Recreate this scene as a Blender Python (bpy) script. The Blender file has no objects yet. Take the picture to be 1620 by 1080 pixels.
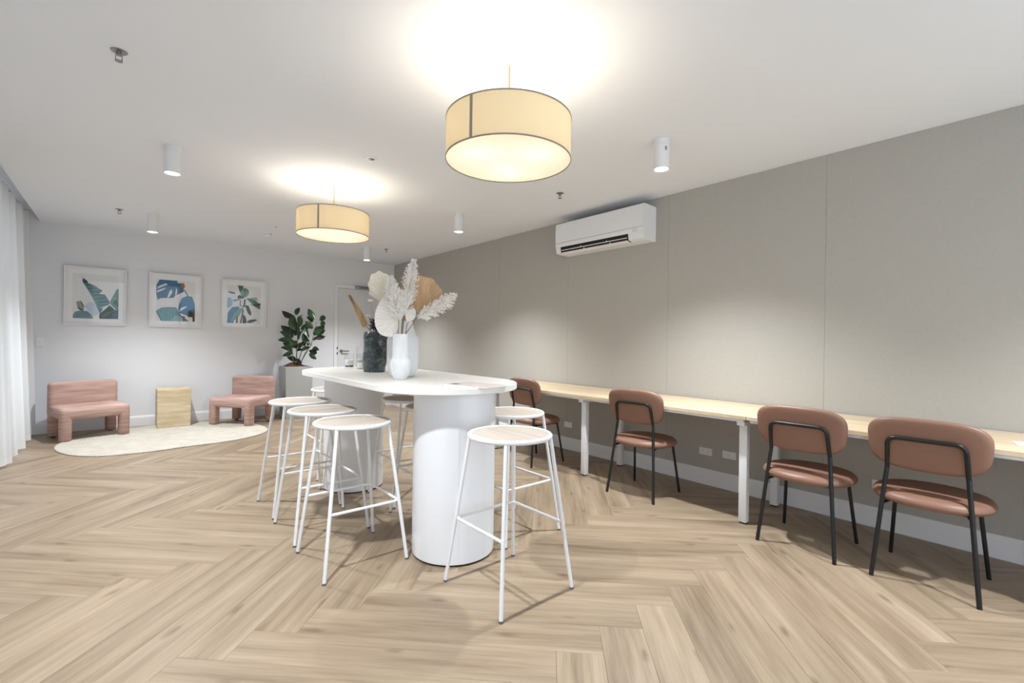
import bpy, bmesh, math, random
from mathutils import Vector, Matrix
random.seed(7)
sc = bpy.context.scene
COL = sc.collection
R = math.radians
PI = math.pi

# ------------------------------------------------------------ camera, world, daylight, exposure
YAW, ROLL = R(40.167), R(0.8)
cam_d = bpy.data.cameras.new('camera')
cam_d.sensor_width = 36.0
cam_d.lens = 735.57 / 1620 * 36.0
cam_d.shift_y = -0.0005
cam_d.clip_start = 0.02
cam = bpy.data.objects.new('camera', cam_d)
COL.objects.link(cam)
fw = Vector((math.sin(YAW), math.cos(YAW), 0)); rt = Vector((math.cos(YAW), -math.sin(YAW), 0)); up = Vector((0, 0, 1))
cr = rt * math.cos(ROLL) + up * math.sin(ROLL); cu = up * math.cos(ROLL) - rt * math.sin(ROLL)
m = Matrix((cr, cu, -fw)).transposed().to_4x4()
m.translation = Vector((-3.916, -8.069, 1.22))
cam.matrix_world = m
sc.camera = cam

w = bpy.data.worlds.new('sky'); sc.world = w; w.use_nodes = True
bg = w.node_tree.nodes['Background']
bg.inputs['Color'].default_value = (0.80, 0.90, 1.0, 1)
bg.inputs['Strength'].default_value = 1.2

def area_light(name, loc, rot, sx, sy, power, color):
    l = bpy.data.lights.new(name, 'AREA'); l.shape = 'RECTANGLE'; l.size = sx; l.size_y = sy
    l.energy = power; l.color = color
    o = bpy.data.objects.new(name, l); COL.objects.link(o); o.location = loc; o.rotation_euler = rot
    return o
# daylight standing in the big window behind the photographer (outside the glass)
area_light('window_daylight', (-2.5, -9.72, 1.35), (R(90), 0, 0), 4.0, 2.2, 30, (0.74, 0.87, 1.0))

sc.view_settings.view_transform = 'Standard'
sc.view_settings.look = 'None'
sc.view_settings.gamma = 1.0
sc.view_settings.use_curve_mapping = False
sc.view_settings.exposure = 0.22
DOWN_W, PEND_W = 225.0, 4.6

H = 2.603           # ceiling height
XL = -4.675         # edge of the ceiling at the curtain recess

# ------------------------------------------------------------ materials
def srgb(r, g, b):
    f = lambda c: (c / 255 / 12.92) if c / 255 <= 0.04045 else ((c / 255 + 0.055) / 1.055) ** 2.4
    return (f(r), f(g), f(b), 1.0)

def mat(name, col, rough=0.5, metal=0.0, spec=0.5, noise=None, bump=None, coat=0.0, trans=0.0):
    """plain principled material; noise=(scale, amount) mottles the colour, bump=(scale, strength, distance)"""
    mt = bpy.data.materials.new(name); mt.use_nodes = True
    nt = mt.node_tree; b = nt.nodes['Principled BSDF']
    b.inputs['Base Color'].default_value = col
    b.inputs['Roughness'].default_value = rough
    b.inputs['Metallic'].default_value = metal
    b.inputs['Specular IOR Level'].default_value = spec
    b.inputs['Coat Weight'].default_value = coat
    b.inputs['Transmission Weight'].default_value = trans
    tc = nt.nodes.new('ShaderNodeTexCoord')
    if noise:
        n = nt.nodes.new('ShaderNodeTexNoise'); n.inputs['Scale'].default_value = noise[0]; n.inputs['Detail'].default_value = 5
        nt.links.new(tc.outputs['Object'], n.inputs['Vector'])
        mx = nt.nodes.new('ShaderNodeMix'); mx.data_type = 'RGBA'
        d = noise[1]
        mx.inputs[6].default_value = (col[0] * (1 - d), col[1] * (1 - d), col[2] * (1 - d), 1)
        mx.inputs[7].default_value = (min(1, col[0] * (1 + d)), min(1, col[1] * (1 + d)), min(1, col[2] * (1 + d)), 1)
        nt.links.new(n.outputs['Fac'], mx.inputs[0]); nt.links.new(mx.outputs[2], b.inputs['Base Color'])
    if bump:
        n2 = nt.nodes.new('ShaderNodeTexNoise'); n2.inputs['Scale'].default_value = bump[0]; n2.inputs['Detail'].default_value = 4
        nt.links.new(tc.outputs['Object'], n2.inputs['Vector'])
        bp = nt.nodes.new('ShaderNodeBump'); bp.inputs['Strength'].default_value = bump[1]; bp.inputs['Distance'].default_value = bump[2]
        nt.links.new(n2.outputs['Fac'], bp.inputs['Height']); nt.links.new(bp.outputs['Normal'], b.inputs['Normal'])
    return mt

def ramp(nt, stops):
    r = nt.nodes.new('ShaderNodeValToRGB')
    e = r.color_ramp.elements
    while len(e) < len(stops): e.new(0.5)
    for k, (p, c) in enumerate(stops): e[k].position = p; e[k].color = c
    return r

def wood(name, cols, sx, sy, rough, rand=True, axis=0, contrast=1.0, knots=True, plankbands=False):
    """procedural oak: grain runs along local X (axis 0) or Y (axis 1)"""
    mt = bpy.data.materials.new(name); mt.use_nodes = True
    nt = mt.node_tree; L = nt.links; b = nt.nodes['Principled BSDF']
    tc = nt.nodes.new('ShaderNodeTexCoord')
    vec = tc.outputs['Object']
    if rand:
        oi = nt.nodes.new('ShaderNodeObjectInfo')
        ml = nt.nodes.new('ShaderNodeMath'); ml.operation = 'MULTIPLY'; ml.inputs[1].default_value = 137.0
        L.new(oi.outputs['Random'], ml.inputs[0])
        cx = nt.nodes.new('ShaderNodeCombineXYZ'); L.new(ml.outputs[0], cx.inputs[0]); L.new(ml.outputs[0], cx.inputs[1]); L.new(ml.outputs[0], cx.inputs[2])
        ad = nt.nodes.new('ShaderNodeVectorMath'); ad.operation = 'ADD'
        L.new(vec, ad.inputs[0]); L.new(cx.outputs[0], ad.inputs[1]); vec = ad.outputs[0]
    def mapped(s):
        mp = nt.nodes.new('ShaderNodeMapping'); mp.inputs['Scale'].default_value = s if axis == 0 else (s[1], s[0], s[2])
        L.new(vec, mp.inputs['Vector']); return mp.outputs[0]
    def noise(v, scale, detail, dist=0.0):
        n = nt.nodes.new('ShaderNodeTexNoise'); n.inputs['Scale'].default_value = scale
        n.inputs['Detail'].default_value = detail; n.inputs['Distortion'].default_value = dist
        L.new(v, n.inputs['Vector']); return n.outputs['Fac']
    broad = noise(mapped((sx * 0.55, sy * 0.62, 1)), 1.0, 2, 0.35)
    medium = noise(mapped((sx * 1.1, sy * 2.4, 1)), 1.0, 4, 0.6)
    fine = noise(mapped((sx * 4.5, sy * 15.0, 1)), 1.0, 4, 0.2)
    def mix(a, bb, f):
        q = nt.nodes.new('ShaderNodeMix'); q.data_type = 'FLOAT'; q.inputs[0].default_value = f
        L.new(a, q.inputs[2]); L.new(bb, q.inputs[3]); return q.outputs[0]
    g = mix(mix(broad, medium, 0.40), fine, 0.20)
    c = 0.5; sp = 0.17 / contrast
    rp = ramp(nt, [(c - sp, cols[0]), (c, cols[1]), (c + sp, cols[2])])
    L.new(g, rp.inputs[0]); colr = rp.outputs[0]
    if rand:
        hs = nt.nodes.new('ShaderNodeHueSaturation')
        mr = nt.nodes.new('ShaderNodeMapRange'); mr.inputs[3].default_value = 0.95; mr.inputs[4].default_value = 1.05
        L.new(oi.outputs['Random'], mr.inputs[0]); L.new(mr.outputs[0], hs.inputs['Value']); L.new(colr, hs.inputs['Color']); colr = hs.outputs[0]
    if knots:
        kv = nt.nodes.new('ShaderNodeTexVoronoi'); kv.voronoi_dimensions = '2D'; kv.inputs['Scale'].default_value = 1.0; kv.inputs['Randomness'].default_value = 1.0
        L.new(mapped((1.5, 4.6, 1)), kv.inputs['Vector'])
        kn = noise(mapped((9, 30, 1)), 1.0, 3)
        am = nt.nodes.new('ShaderNodeMath'); am.operation = 'MULTIPLY_ADD'; am.inputs[1].default_value = 0.16
        L.new(kn, am.inputs[0]); L.new(kv.outputs['Distance'], am.inputs[2])
        kr = ramp(nt, [(0.09, (1, 1, 1, 1)), (0.165, (0, 0, 0, 1))])
        L.new(am.outputs[0], kr.inputs[0])
        km = nt.nodes.new('ShaderNodeMix'); km.data_type = 'RGBA'
        fm = nt.nodes.new('ShaderNodeMath'); fm.operation = 'MULTIPLY'; fm.inputs[1].default_value = 0.62
        L.new(kr.outputs[0], fm.inputs[0]); L.new(fm.outputs[0], km.inputs[0])
        L.new(colr, km.inputs[6]); km.inputs[7].default_value = srgb(100, 76, 56); colr = km.outputs[2]
    L.new(colr, b.inputs['Base Color'])
    b.inputs['Roughness'].default_value = rough
    bp = nt.nodes.new('ShaderNodeBump'); bp.inputs['Strength'].default_value = 0.08; bp.inputs['Distance'].default_value = 0.002
    L.new(fine, bp.inputs['Height']); L.new(bp.outputs['Normal'], b.inputs['Normal'])
    return mt

def streaked(name, c0, c1, scale, rough, bump=0.2):
    """colour streaked along a direction (slub fabric, travertine bands, raffia)"""
    mt = bpy.data.materials.new(name); mt.use_nodes = True
    nt = mt.node_tree; L = nt.links; b = nt.nodes['Principled BSDF']
    tc = nt.nodes.new('ShaderNodeTexCoord'); mp = nt.nodes.new('ShaderNodeMapping'); mp.inputs['Scale'].default_value = scale
    L.new(tc.outputs['Object'], mp.inputs['Vector'])
    n = nt.nodes.new('ShaderNodeTexNoise'); n.inputs['Scale'].default_value = 1.0; n.inputs['Detail'].default_value = 5
    L.new(mp.outputs[0], n.inputs['Vector'])
    rp = ramp(nt, [(0.32, c0), (0.68, c1)]); L.new(n.outputs['Fac'], rp.inputs[0]); L.new(rp.outputs[0], b.inputs['Base Color'])
    b.inputs['Roughness'].default_value = rough
    bp = nt.nodes.new('ShaderNodeBump'); bp.inputs['Strength'].default_value = bump; bp.inputs['Distance'].default_value = 0.002
    L.new(n.outputs['Fac'], bp.inputs['Height']); L.new(bp.outputs['Normal'], b.inputs['Normal'])
    return mt

def emissive(name, col, strength):
    mt = bpy.data.materials.new(name); mt.use_nodes = True
    b = mt.node_tree.nodes['Principled BSDF']
    b.inputs['Base Color'].default_value = col; b.inputs['Emission Color'].default_value = col; b.inputs['Emission Strength'].default_value = strength
    return mt

def sheer(name, col, trl, transp=0.0, glow=0.0):
    """thin cloth: diffuse + translucent (+ a little open weave)"""
    mt = bpy.data.materials.new(name); mt.use_nodes = True
    nt = mt.node_tree; L = nt.links; nt.nodes.remove(nt.nodes['Principled BSDF'])
    out = nt.nodes['Material Output']
    d = nt.nodes.new('ShaderNodeBsdfDiffuse'); d.inputs[0].default_value = col
    t = nt.nodes.new('ShaderNodeBsdfTranslucent'); t.inputs[0].default_value = col
    m1 = nt.nodes.new('ShaderNodeMixShader'); m1.inputs[0].default_value = trl
    L.new(d.outputs[0], m1.inputs[1]); L.new(t.outputs[0], m1.inputs[2]); last = m1.outputs[0]
    if transp:
        tp = nt.nodes.new('ShaderNodeBsdfTransparent'); m2 = nt.nodes.new('ShaderNodeMixShader'); m2.inputs[0].default_value = transp
        L.new(last, m2.inputs[1]); L.new(tp.outputs[0], m2.inputs[2]); last = m2.outputs[0]
    if glow:
        em_ = nt.nodes.new('ShaderNodeEmission'); em_.inputs[0].default_value = (1.0, 0.93, 0.80, 1); em_.inputs[1].default_value = glow
        ad = nt.nodes.new('ShaderNodeAddShader'); L.new(last, ad.inputs[0]); L.new(em_.outputs[0], ad.inputs[1]); last = ad.outputs[0]
    L.new(last, out.inputs['Surface'])
    return mt

def clear_glass(name, tint=(1, 1, 1, 1), refl=1.0, ior=1.45):
    mt = bpy.data.materials.new(name); mt.use_nodes = True
    nt = mt.node_tree; L = nt.links; nt.nodes.remove(nt.nodes['Principled BSDF'])
    out = nt.nodes['Material Output']
    tp = nt.nodes.new('ShaderNodeBsdfTransparent'); tp.inputs[0].default_value = tint
    gl = nt.nodes.new('ShaderNodeBsdfGlossy'); gl.inputs['Roughness'].default_value = 0.02
    lw = nt.nodes.new('ShaderNodeLayerWeight'); lw.inputs[0].default_value = 0.5
    pw = nt.nodes.new('ShaderNodeMath'); pw.operation = 'POWER'; pw.inputs[1].default_value = 4.0; L.new(lw.outputs['Facing'], pw.inputs[0])
    fr = nt.nodes.new('ShaderNodeMath'); fr.operation = 'MULTIPLY_ADD'; fr.inputs[1].default_value = 0.6; fr.inputs[2].default_value = ((ior - 1) / (ior + 1)) ** 2
    L.new(pw.outputs[0], fr.inputs[0])
    ms = nt.nodes.new('ShaderNodeMixShader')
    L.new(fr.outputs[0], ms.inputs[0]); L.new(tp.outputs[0], ms.inputs[1]); L.new(gl.outputs[0], ms.inputs[2])
    L.new(ms.outputs[0], out.inputs['Surface'])
    return mt

M = {}
M['plank'] = wood('oak_plank', (srgb(112, 94, 75), srgb(151, 132, 110), srgb(173, 155, 133)), 1.4, 12, 0.42)
M['subfloor'] = mat('subfloor', srgb(92, 76, 60), 0.8)
M['ceiling'] = mat('ceiling_paint', srgb(236, 240, 246), 0.85, spec=0.2, noise=(1.5, 0.01))
M['wall'] = mat('white_wall_paint', srgb(229, 230, 233), 0.8, spec=0.25, noise=(2, 0.01))
M['taupe'] = mat('taupe_wall_fabric', srgb(181, 178, 171), 0.85, spec=0.15, noise=(60, 0.06), bump=(220, 0.12, 0.001))
M['trim'] = mat('white_trim', srgb(236, 236, 238), 0.45, noise=(3, 0.01))
M['door'] = mat('door_paint', srgb(222, 223, 226), 0.5, noise=(3, 0.01))
M['steel'] = mat('brushed_steel', srgb(150, 150, 152), 0.35, metal=0.9)
M['black'] = mat('black_metal', srgb(17, 18, 20), 0.38, noise=(30, 0.1))
M['dark'] = mat('dark_void', srgb(22, 22, 24), 0.7)
M['plastic'] = mat('white_plastic', srgb(238, 239, 241), 0.4, noise=(4, 0.01))
M['grey_mark'] = mat('grey_mark', srgb(140, 142, 145), 0.6)
M['white_metal'] = mat('white_powder_coat', srgb(232, 233, 235), 0.4, noise=(8, 0.01))
M['foot'] = mat('grey_rubber', srgb(95, 96, 98), 0.7)
M['table'] = mat('white_laminate', srgb(230, 228, 223), 0.38, noise=(3, 0.01))
M['pedestal'] = mat('white_gloss_panel', srgb(232, 234, 238), 0.3, noise=(2, 0.01))
M['slat'] = wood('stool_seat_wood', (srgb(172, 160, 148), srgb(194, 183, 171), srgb(208, 199, 188)), 3, 40, 0.5, axis=1, knots=False)
M['desk'] = wood('desk_oak', (srgb(192, 166, 134), srgb(214, 192, 160), srgb(226, 208, 182)), 1.6, 16, 0.42, axis=1, knots=False, rand=False)
M['leather'] = mat('tan_leather', srgb(135, 100, 83), 0.46, noise=(9, 0.06), bump=(180, 0.06, 0.001))
M['pink'] = streaked('pink_slub_fabric', srgb(164, 132, 122), srgb(198, 166, 154), (3, 3, 45), 0.9, 0.35)
M['travertine'] = streaked('travertine', srgb(190, 168, 132), srgb(218, 202, 174), (4, 4, 22), 0.5, 0.15)
M['rug'] = mat('cream_pile', srgb(208, 201, 188), 0.95, spec=0.05, noise=(7, 0.20), bump=(60, 1.0, 0.02))
M['planter'] = mat('grey_concrete', srgb(172, 173, 171), 0.8, noise=(9, 0.05), bump=(60, 0.08, 0.002))
M['bark'] = mat('bark_mulch', srgb(92, 62, 44), 0.95, noise=(60, 0.45), bump=(80, 1.0, 0.02))
M['leaf'] = mat('dark_green_leaf', srgb(44, 72, 38), 0.36, noise=(14, 0.4))
M['leaf_dark'] = mat('deep_green_leaf', srgb(26, 46, 32), 0.36, noise=(14, 0.35))
M['stem'] = mat('plant_stem', srgb(110, 112, 78), 0.7)
M['curtain'] = sheer('sheer_curtain', srgb(236, 237, 238), 0.24)
M['hem'] = sheer('curtain_hem', srgb(240, 241, 242), 0.2)
M['shade'] = sheer('shade_linen', srgb(234, 216, 180), 0.075)
M['diffuser'] = sheer('frosted_diffuser', (0.92, 0.86, 0.74, 1), 0.115, glow=0.14)
M['shade_trim'] = mat('grey_shade_tape', srgb(150, 142, 132), 0.8)
M['brass'] = mat('brass_cord', srgb(170, 140, 90), 0.4, metal=0.4)
M['lens'] = emissive('downlight_lens', (1.0, 0.97, 0.92, 1), 9.0)
M['bulb'] = emissive('warm_bulb', (1.0, 0.86, 0.62, 1), 10.0)
M['glass'] = clear_glass('picture_glass', ior=1.35)
M['jar'] = clear_glass('jar_glass', (0.98, 0.985, 0.99, 1), ior=1.4)
M['window_glass'] = clear_glass('window_glass')
M['wax'] = mat('white_wax', srgb(238, 234, 226), 0.6)
M['ceramic'] = mat('white_ceramic', srgb(228, 229, 231), 0.5, noise=(10, 0.01))
M['paper'] = mat('art_paper', srgb(228, 228, 229), 0.8)
M['mount'] = mat('mount_board', srgb(240, 240, 240), 0.8)
M['pampas'] = sheer('pampas_fluff', (0.99, 0.975, 0.94, 1), 0.40, 0.10)
M['fan_white'] = mat('white_palm_leaf', srgb(232, 227, 220), 0.85, spec=0.1, noise=(12, 0.03))
M['fan_cream'] = mat('cream_palm_leaf', srgb(242, 236, 222), 0.85, spec=0.1, noise=(12, 0.03))
M['fan_tan'] = streaked('tan_palm_leaf', srgb(206, 172, 136), srgb(226, 196, 162), (40, 40, 8), 0.85, 0.2)
M['straw'] = streaked('straw_leaf', srgb(200, 168, 126), srgb(232, 206, 168), (60, 60, 6), 0.85, 0.2)
M['twig'] = mat('brown_twig', srgb(138, 116, 96), 0.8)
M['blackflower'] = mat('dark_dried_flower', srgb(34, 34, 46), 0.9, noise=(40, 0.3))

def smoky():
    mt = bpy.data.materials.new('smoky_teal_glass'); mt.use_nodes = True
    nt = mt.node_tree; L = nt.links; b = nt.nodes['Principled BSDF']
    tc = nt.nodes.new('ShaderNodeTexCoord')
    n = nt.nodes.new('ShaderNodeTexNoise'); n.inputs['Scale'].default_value = 16; n.inputs['Detail'].default_value = 4; n.inputs['Distortion'].default_value = 1.2
    L.new(tc.outputs['Object'], n.inputs['Vector'])
    rp = ramp(nt, [(0.35, srgb(18, 26, 28)), (0.55, srgb(46, 64, 68)), (0.72, srgb(92, 104, 98))])
    L.new(n.outputs['Fac'], rp.inputs[0])
    v = nt.nodes.new('ShaderNodeTexVoronoi'); v.inputs['Scale'].default_value = 55
    L.new(tc.outputs['Object'], v.inputs['Vector'])
    vr = ramp(nt, [(0.10, (1, 1, 1, 1)), (0.2, (0, 0, 0, 1))]); L.new(v.outputs['Distance'], vr.inputs[0])
    fm = nt.nodes.new('ShaderNodeMath'); fm.operation = 'MULTIPLY'; fm.inputs[1].default_value = 0.5; L.new(vr.outputs[0], fm.inputs[0])
    mx = nt.nodes.new('ShaderNodeMix'); mx.data_type = 'RGBA'; L.new(fm.outputs[0], mx.inputs[0]); L.new(rp.outputs[0], mx.inputs[6])
    mx.inputs[7].default_value = srgb(150, 168, 172); L.new(mx.outputs[2], b.inputs['Base Color'])
    b.inputs['Roughness'].default_value = 0.12; b.inputs['Coat Weight'].default_value = 0.5
    bp = nt.nodes.new('ShaderNodeBump'); bp.inputs['Strength'].default_value = 0.5; bp.inputs['Distance'].default_value = 0.01
    L.new(n.outputs['Fac'], bp.inputs['Height']); L.new(bp.outputs['Normal'], b.inputs['Normal'])
    return mt
M['smoky'] = smoky()

# ------------------------------------------------------------ mesh helpers
def tag(o, label=None, cat=None, group=None, kind=None):
    if label: o['label'] = label
    if cat: o['category'] = cat
    if group: o['group'] = group
    if kind: o['kind'] = kind
    return o

def empty(name, loc=(0, 0, 0), rz=0.0):
    o = bpy.data.objects.new(name, None); o.empty_display_size = 0.05
    COL.objects.link(o); o.location = loc; o.rotation_euler = (0, 0, rz)
    return o

def copy_tree(o, parent=None):
    c = o.copy(); COL.objects.link(c); c.parent = parent
    for ch in o.children: copy_tree(ch, c)
    return c

class MB:
    def __init__(s): s.bm = bmesh.new()
    def box(s, a, b, bev=0.0, seg=2):
        x0, y0, z0 = a; x1, y1, z1 = b
        r = bmesh.ops.create_cube(s.bm, size=1.0)
        vs = r['verts']
        for v in vs:
            v.co = Vector(((x0 + x1) / 2 + v.co.x * (x1 - x0), (y0 + y1) / 2 + v.co.y * (y1 - y0), (z0 + z1) / 2 + v.co.z * (z1 - z0)))
        if bev > 0:
            es = list({e for v in vs for e in v.link_edges})
            bmesh.ops.bevel(s.bm, geom=es, offset=bev, segments=seg, profile=0.5, affect='EDGES', clamp_overlap=True)
        return s
    def lathe(s, prof, c=(0, 0, 0), n=32, mod=None, cap0=True, cap1=True):
        rings = []
        for k, (r, z) in enumerate(prof):
            ring = []
            for i in range(n):
                a = 2 * PI * i / n
                q = r * (mod(a, z) if mod else 1.0)
                ring.append(s.bm.verts.new((c[0] + q * math.cos(a), c[1] + q * math.sin(a), c[2] + z)))
            rings.append(ring)
        for a, b in zip(rings, rings[1:]):
            for i in range(n):
                s.bm.faces.new((a[i], a[(i + 1) % n], b[(i + 1) % n], b[i]))
        if cap0: s.bm.faces.new(list(reversed(rings[0])))
        if cap1: s.bm.faces.new(rings[-1])
        return s
    def cyl(s, c, r, z0, z1, n=24):
        return s.lathe([(r, z0), (r, z1)], (c[0], c[1], 0), n)
    def tube(s, pts, rad, n=8, closed=False, cap=True):
        pts = [Vector(p) for p in pts]
        rad = rad if isinstance(rad, (list, tuple)) else [rad] * len(pts)
        N = len(pts); rings = []
        t0 = (pts[1] - pts[0]).normalized()
        nrm = t0.orthogonal().normalized()
        for i in range(N):
            if closed: t = (pts[(i + 1) % N] - pts[i - 1]).normalized()
            else:
                t = pts[min(i + 1, N - 1)] - pts[max(i - 1, 0)]
                t.normalize()
            nrm = (nrm - t * nrm.dot(t)).normalized()
            bn = t.cross(nrm)
            rings.append([s.bm.verts.new(pts[i] + (nrm * math.cos(2 * PI * k / n) + bn * math.sin(2 * PI * k / n)) * rad[i]) for k in range(n)])
        for i in range(N if closed else N - 1):
            a, b = rings[i], rings[(i + 1) % N]
            off = 0
            if closed and i == N - 1:
                off = min(range(n), key=lambda o: (a[0].co - b[o].co).length)
            for k in range(n):
                s.bm.faces.new((a[k], a[(k + 1) % n], b[(k + 1 + off) % n], b[(k + off) % n]))
        if cap and not closed:
            s.bm.faces.new(list(reversed(rings[0]))); s.bm.faces.new(rings[-1])
        return s
    def poly(s, pts):
        s.bm.faces.new([s.bm.verts.new(p) for p in pts]); return s
    def prism(s, pts, vec):
        """closed outline (3d points) extruded by vec"""
        a = [s.bm.verts.new(p) for p in pts]; b = [s.bm.verts.new(Vector(p) + Vector(vec)) for p in pts]
        n = len(pts)
        s.bm.faces.new(a); s.bm.faces.new(list(reversed(b)))
        for i in range(n): s.bm.faces.new((a[(i + 1) % n], a[i], b[i], b[(i + 1) % n]))
        return s
    def grid(s, rows, closed=False):
        vs = [[s.bm.verts.new(p) for p in row] for row in rows]
        n = len(rows[0])
        for a, b in zip(vs, vs[1:]):
            for i in range(n if closed else n - 1):
                s.bm.faces.new((a[i], a[(i + 1) % n], b[(i + 1) % n], b[i]))
        return vs
    def build(s, name, material, parent=None, smooth=True, angle=35, loc=None):
        bmesh.ops.recalc_face_normals(s.bm, faces=s.bm.faces)
        me = bpy.data.meshes.new(name); s.bm.to_mesh(me); s.bm.free()
        if smooth:
            me.polygons.foreach_set('use_smooth', [True] * len(me.polygons))
            me.set_sharp_from_angle(angle=R(angle))
        me.materials.append(material)
        o = bpy.data.objects.new(name, me); COL.objects.link(o); o.parent = parent
        if loc: o.location = loc
        return o

def rounded(pts, r, seg=5, closed=False):
    """polyline with its corners rounded"""
    pts = [Vector(p) for p in pts]; out = []; n = len(pts)
    for i, p in enumerate(pts):
        if not closed and i in (0, n - 1): out.append(p); continue
        a = pts[i - 1] - p; b = pts[(i + 1) % n] - p
        d = min(r, a.length * 0.45, b.length * 0.45)
        p0 = p + a.normalized() * d; p1 = p + b.normalized() * d
        for k in range(seg + 1):
            t = k / seg; out.append(p0 * (1 - t) ** 2 + p * 2 * t * (1 - t) + p1 * t * t)
    return out

# ------------------------------------------------------------ the setting
# floor: herringbone oak planks laid at 45 degrees to the walls
YF = -9.6           # wall behind the photographer
XW = -4.98          # window wall behind the curtain
fl = MB().box((XW - 0.1, YF - 0.1, -0.12), (0.1, 0.1, -0.012)).build('floor', M['subfloor'], smooth=False)
tag(fl, 'light oak herringbone plank floor running through the whole room', kind='structure')
PL, PW = 1.2544, 0.185
S2 = math.sqrt(2)
oy = -6.792 - (PL + PW) / S2
ox = -1.803 - (PL - PW) / S2
FX0, FX1, FY0, FY1 = XW + 0.02, -0.002, YF + 0.02, -0.002
def clip_poly(poly):
    def cut(ps, f):
        out = []
        for i, a in enumerate(ps):
            b = ps[(i + 1) % len(ps)]; fa, fb = f(a), f(b)
            if fa >= 0: out.append(a)
            if (fa > 0 > fb) or (fa < 0 < fb):
                t = fa / (fa - fb); out.append((a[0] + (b[0] - a[0]) * t, a[1] + (b[1] - a[1]) * t))
        return out
    for f in (lambda p: p[0] - FX0, lambda p: FX1 - p[0], lambda p: p[1] - FY0, lambda p: FY1 - p[1]):
        poly = cut(poly, f)
        if len(poly) < 3: return []
    return poly
def plank_mesh(outline):
    """outline in plank-local xy; a board with a fine eased edge"""
    mb = MB(); n = len(outline)
    cx = sum(p[0] for p in outline) / n; cy = sum(p[1] for p in outline) / n
    def ring(inset, z):
        r = []
        for x, y in outline:
            dx, dy = x - cx, y - cy
            r.append((cx + dx * (1 - inset / max(abs(dx), 0.02)) if abs(dx) > inset else cx, cy + dy * (1 - inset / max(abs(dy), 0.02)) if abs(dy) > inset else cy, z))
        return r
    b = ring(0.0003, -0.011); t = ring(0.0003, -0.0008); u = ring(0.0012, 0.0)
    vs = mb.grid([b, t, u], closed=True)
    mb.bm.faces.new(vs[2])
    bmesh.ops.recalc_face_normals(mb.bm, faces=mb.bm.faces)
    me = bpy.data.meshes.new('plank'); mb.bm.to_mesh(me); mb.bm.free(); me.materials.append(M['plank']); return me
full_plank = plank_mesh([(-PL / 2, -PW / 2), (PL / 2, -PW / 2), (PL / 2, PW / 2), (-PL / 2, PW / 2)])
def add_plank(u0, u1, v0, v1, along_u):
    cu_, cv_ = (u0 + u1) / 2, (v0 + v1) / 2
    c = (ox + (cu_ - cv_) / S2, oy + (cu_ + cv_) / S2)
    ang = R(45) if along_u else R(135)
    ca, sa = math.cos(ang), math.sin(ang)
    corners = [(c[0] + ca * x - sa * y, c[1] + sa * x + ca * y) for x, y in ((-PL / 2, -PW / 2), (PL / 2, -PW / 2), (PL / 2, PW / 2), (-PL / 2, PW / 2))]
    cp = clip_poly(corners)
    if not cp: return
    ar = abs(sum(cp[i][0] * cp[(i + 1) % len(cp)][1] - cp[(i + 1) % len(cp)][0] * cp[i][1] for i in range(len(cp)))) / 2
    if ar < 0.002: return
    if ar > PL * PW * 0.999: me = full_plank
    else: me = plank_mesh([(ca * (x - c[0]) + sa * (y - c[1]), -sa * (x - c[0]) + ca * (y - c[1])) for x, y in cp])
    o = bpy.data.objects.new('plank', me); COL.objects.link(o)
    o.location = (c[0], c[1], 0); o.rotation_euler = (0, 0, ang); o.parent = fl
for tt in range(-5, 8):
    for k in range(-30, 31):
        au, av = tt * PL, tt * PL
        add_plank(k * PW + au, k * PW + PL + au, -k * PW + av, -k * PW + PW + av, True)
        add_plank((k - 1) * PW + au, k * PW + au, -k * PW + PW - PL + av, -k * PW + PW + av, False)

tag(MB().box((XL, YF - 0.1, H), (0.1, 0.1, H + 0.28)).box((XW - 0.1, YF - 0.1, H + 0.13), (XL, 0.1, H + 0.28)).build('ceiling', M['ceiling'], smooth=False),
    'white flat ceiling with a recess along the curtain', kind='structure')
tag(MB().box((XW - 0.1, 0, -0.012), (0.1, 0.12, H + 0.13)).build('wall_back', M['wall'], smooth=False), 'plain white far wall with the three pictures', kind='structure')
wr = tag(MB().box((0, YF - 0.1, -0.012), (0.12, 0, H)).build('wall_right', M['taupe'], smooth=False), 'long taupe wall above the wooden desks', kind='structure')
seams = [-0.004] + [-6.953 + 1.266 * k for k in (5, 4, 3, 2, 1, 0, -1, -2)] + [YF + 0.002]
for a, b in zip(seams, seams[1:]):
    MB().box((-0.008, b + 0.0005, 0.10), (0.001, a - 0.0005, H - 0.001), 0.001, 1).build('wall_panel', M['taupe'], wr, smooth=False)
def glazed_wall(name, axis, lo, hi, at, thick, z0, z1, openings, label):
    mb = MB()
    def bx(a0, a1, c0, c1):
        if axis == 'y': mb.box((at, a0, c0), (at + thick, a1, c1))
        else: mb.box((a0, at, c0), (a1, at + thick, c1))
    cur = lo
    for (a, b, c, d) in openings:
        bx(cur, a, z0, z1); bx(a, b, z0, c); bx(a, b, d, z1); cur = b
    bx(cur, hi, z0, z1)
    return tag(mb.build(name, M['wall'], smooth=False), label, kind='structure')
LO = [(-9.2, -6.4, 0.08, 2.45), (-6.1, -3.3, 0.08, 2.45), (-3.0, -0.5, 0.08, 2.45)]
glazed_wall('wall_left', 'y', YF - 0.1, 0.0, XW - 0.12, 0.12, -0.012, H + 0.13, LO, 'white window wall hidden behind the sheer curtain')
glazed_wall('wall_front', 'x', XW, 0.0, YF - 0.12, 0.12, -0.012, H + 0.13, [(-4.6, -0.4, 0.25, 2.45)], 'white wall with a wide window behind the photographer')
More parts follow.
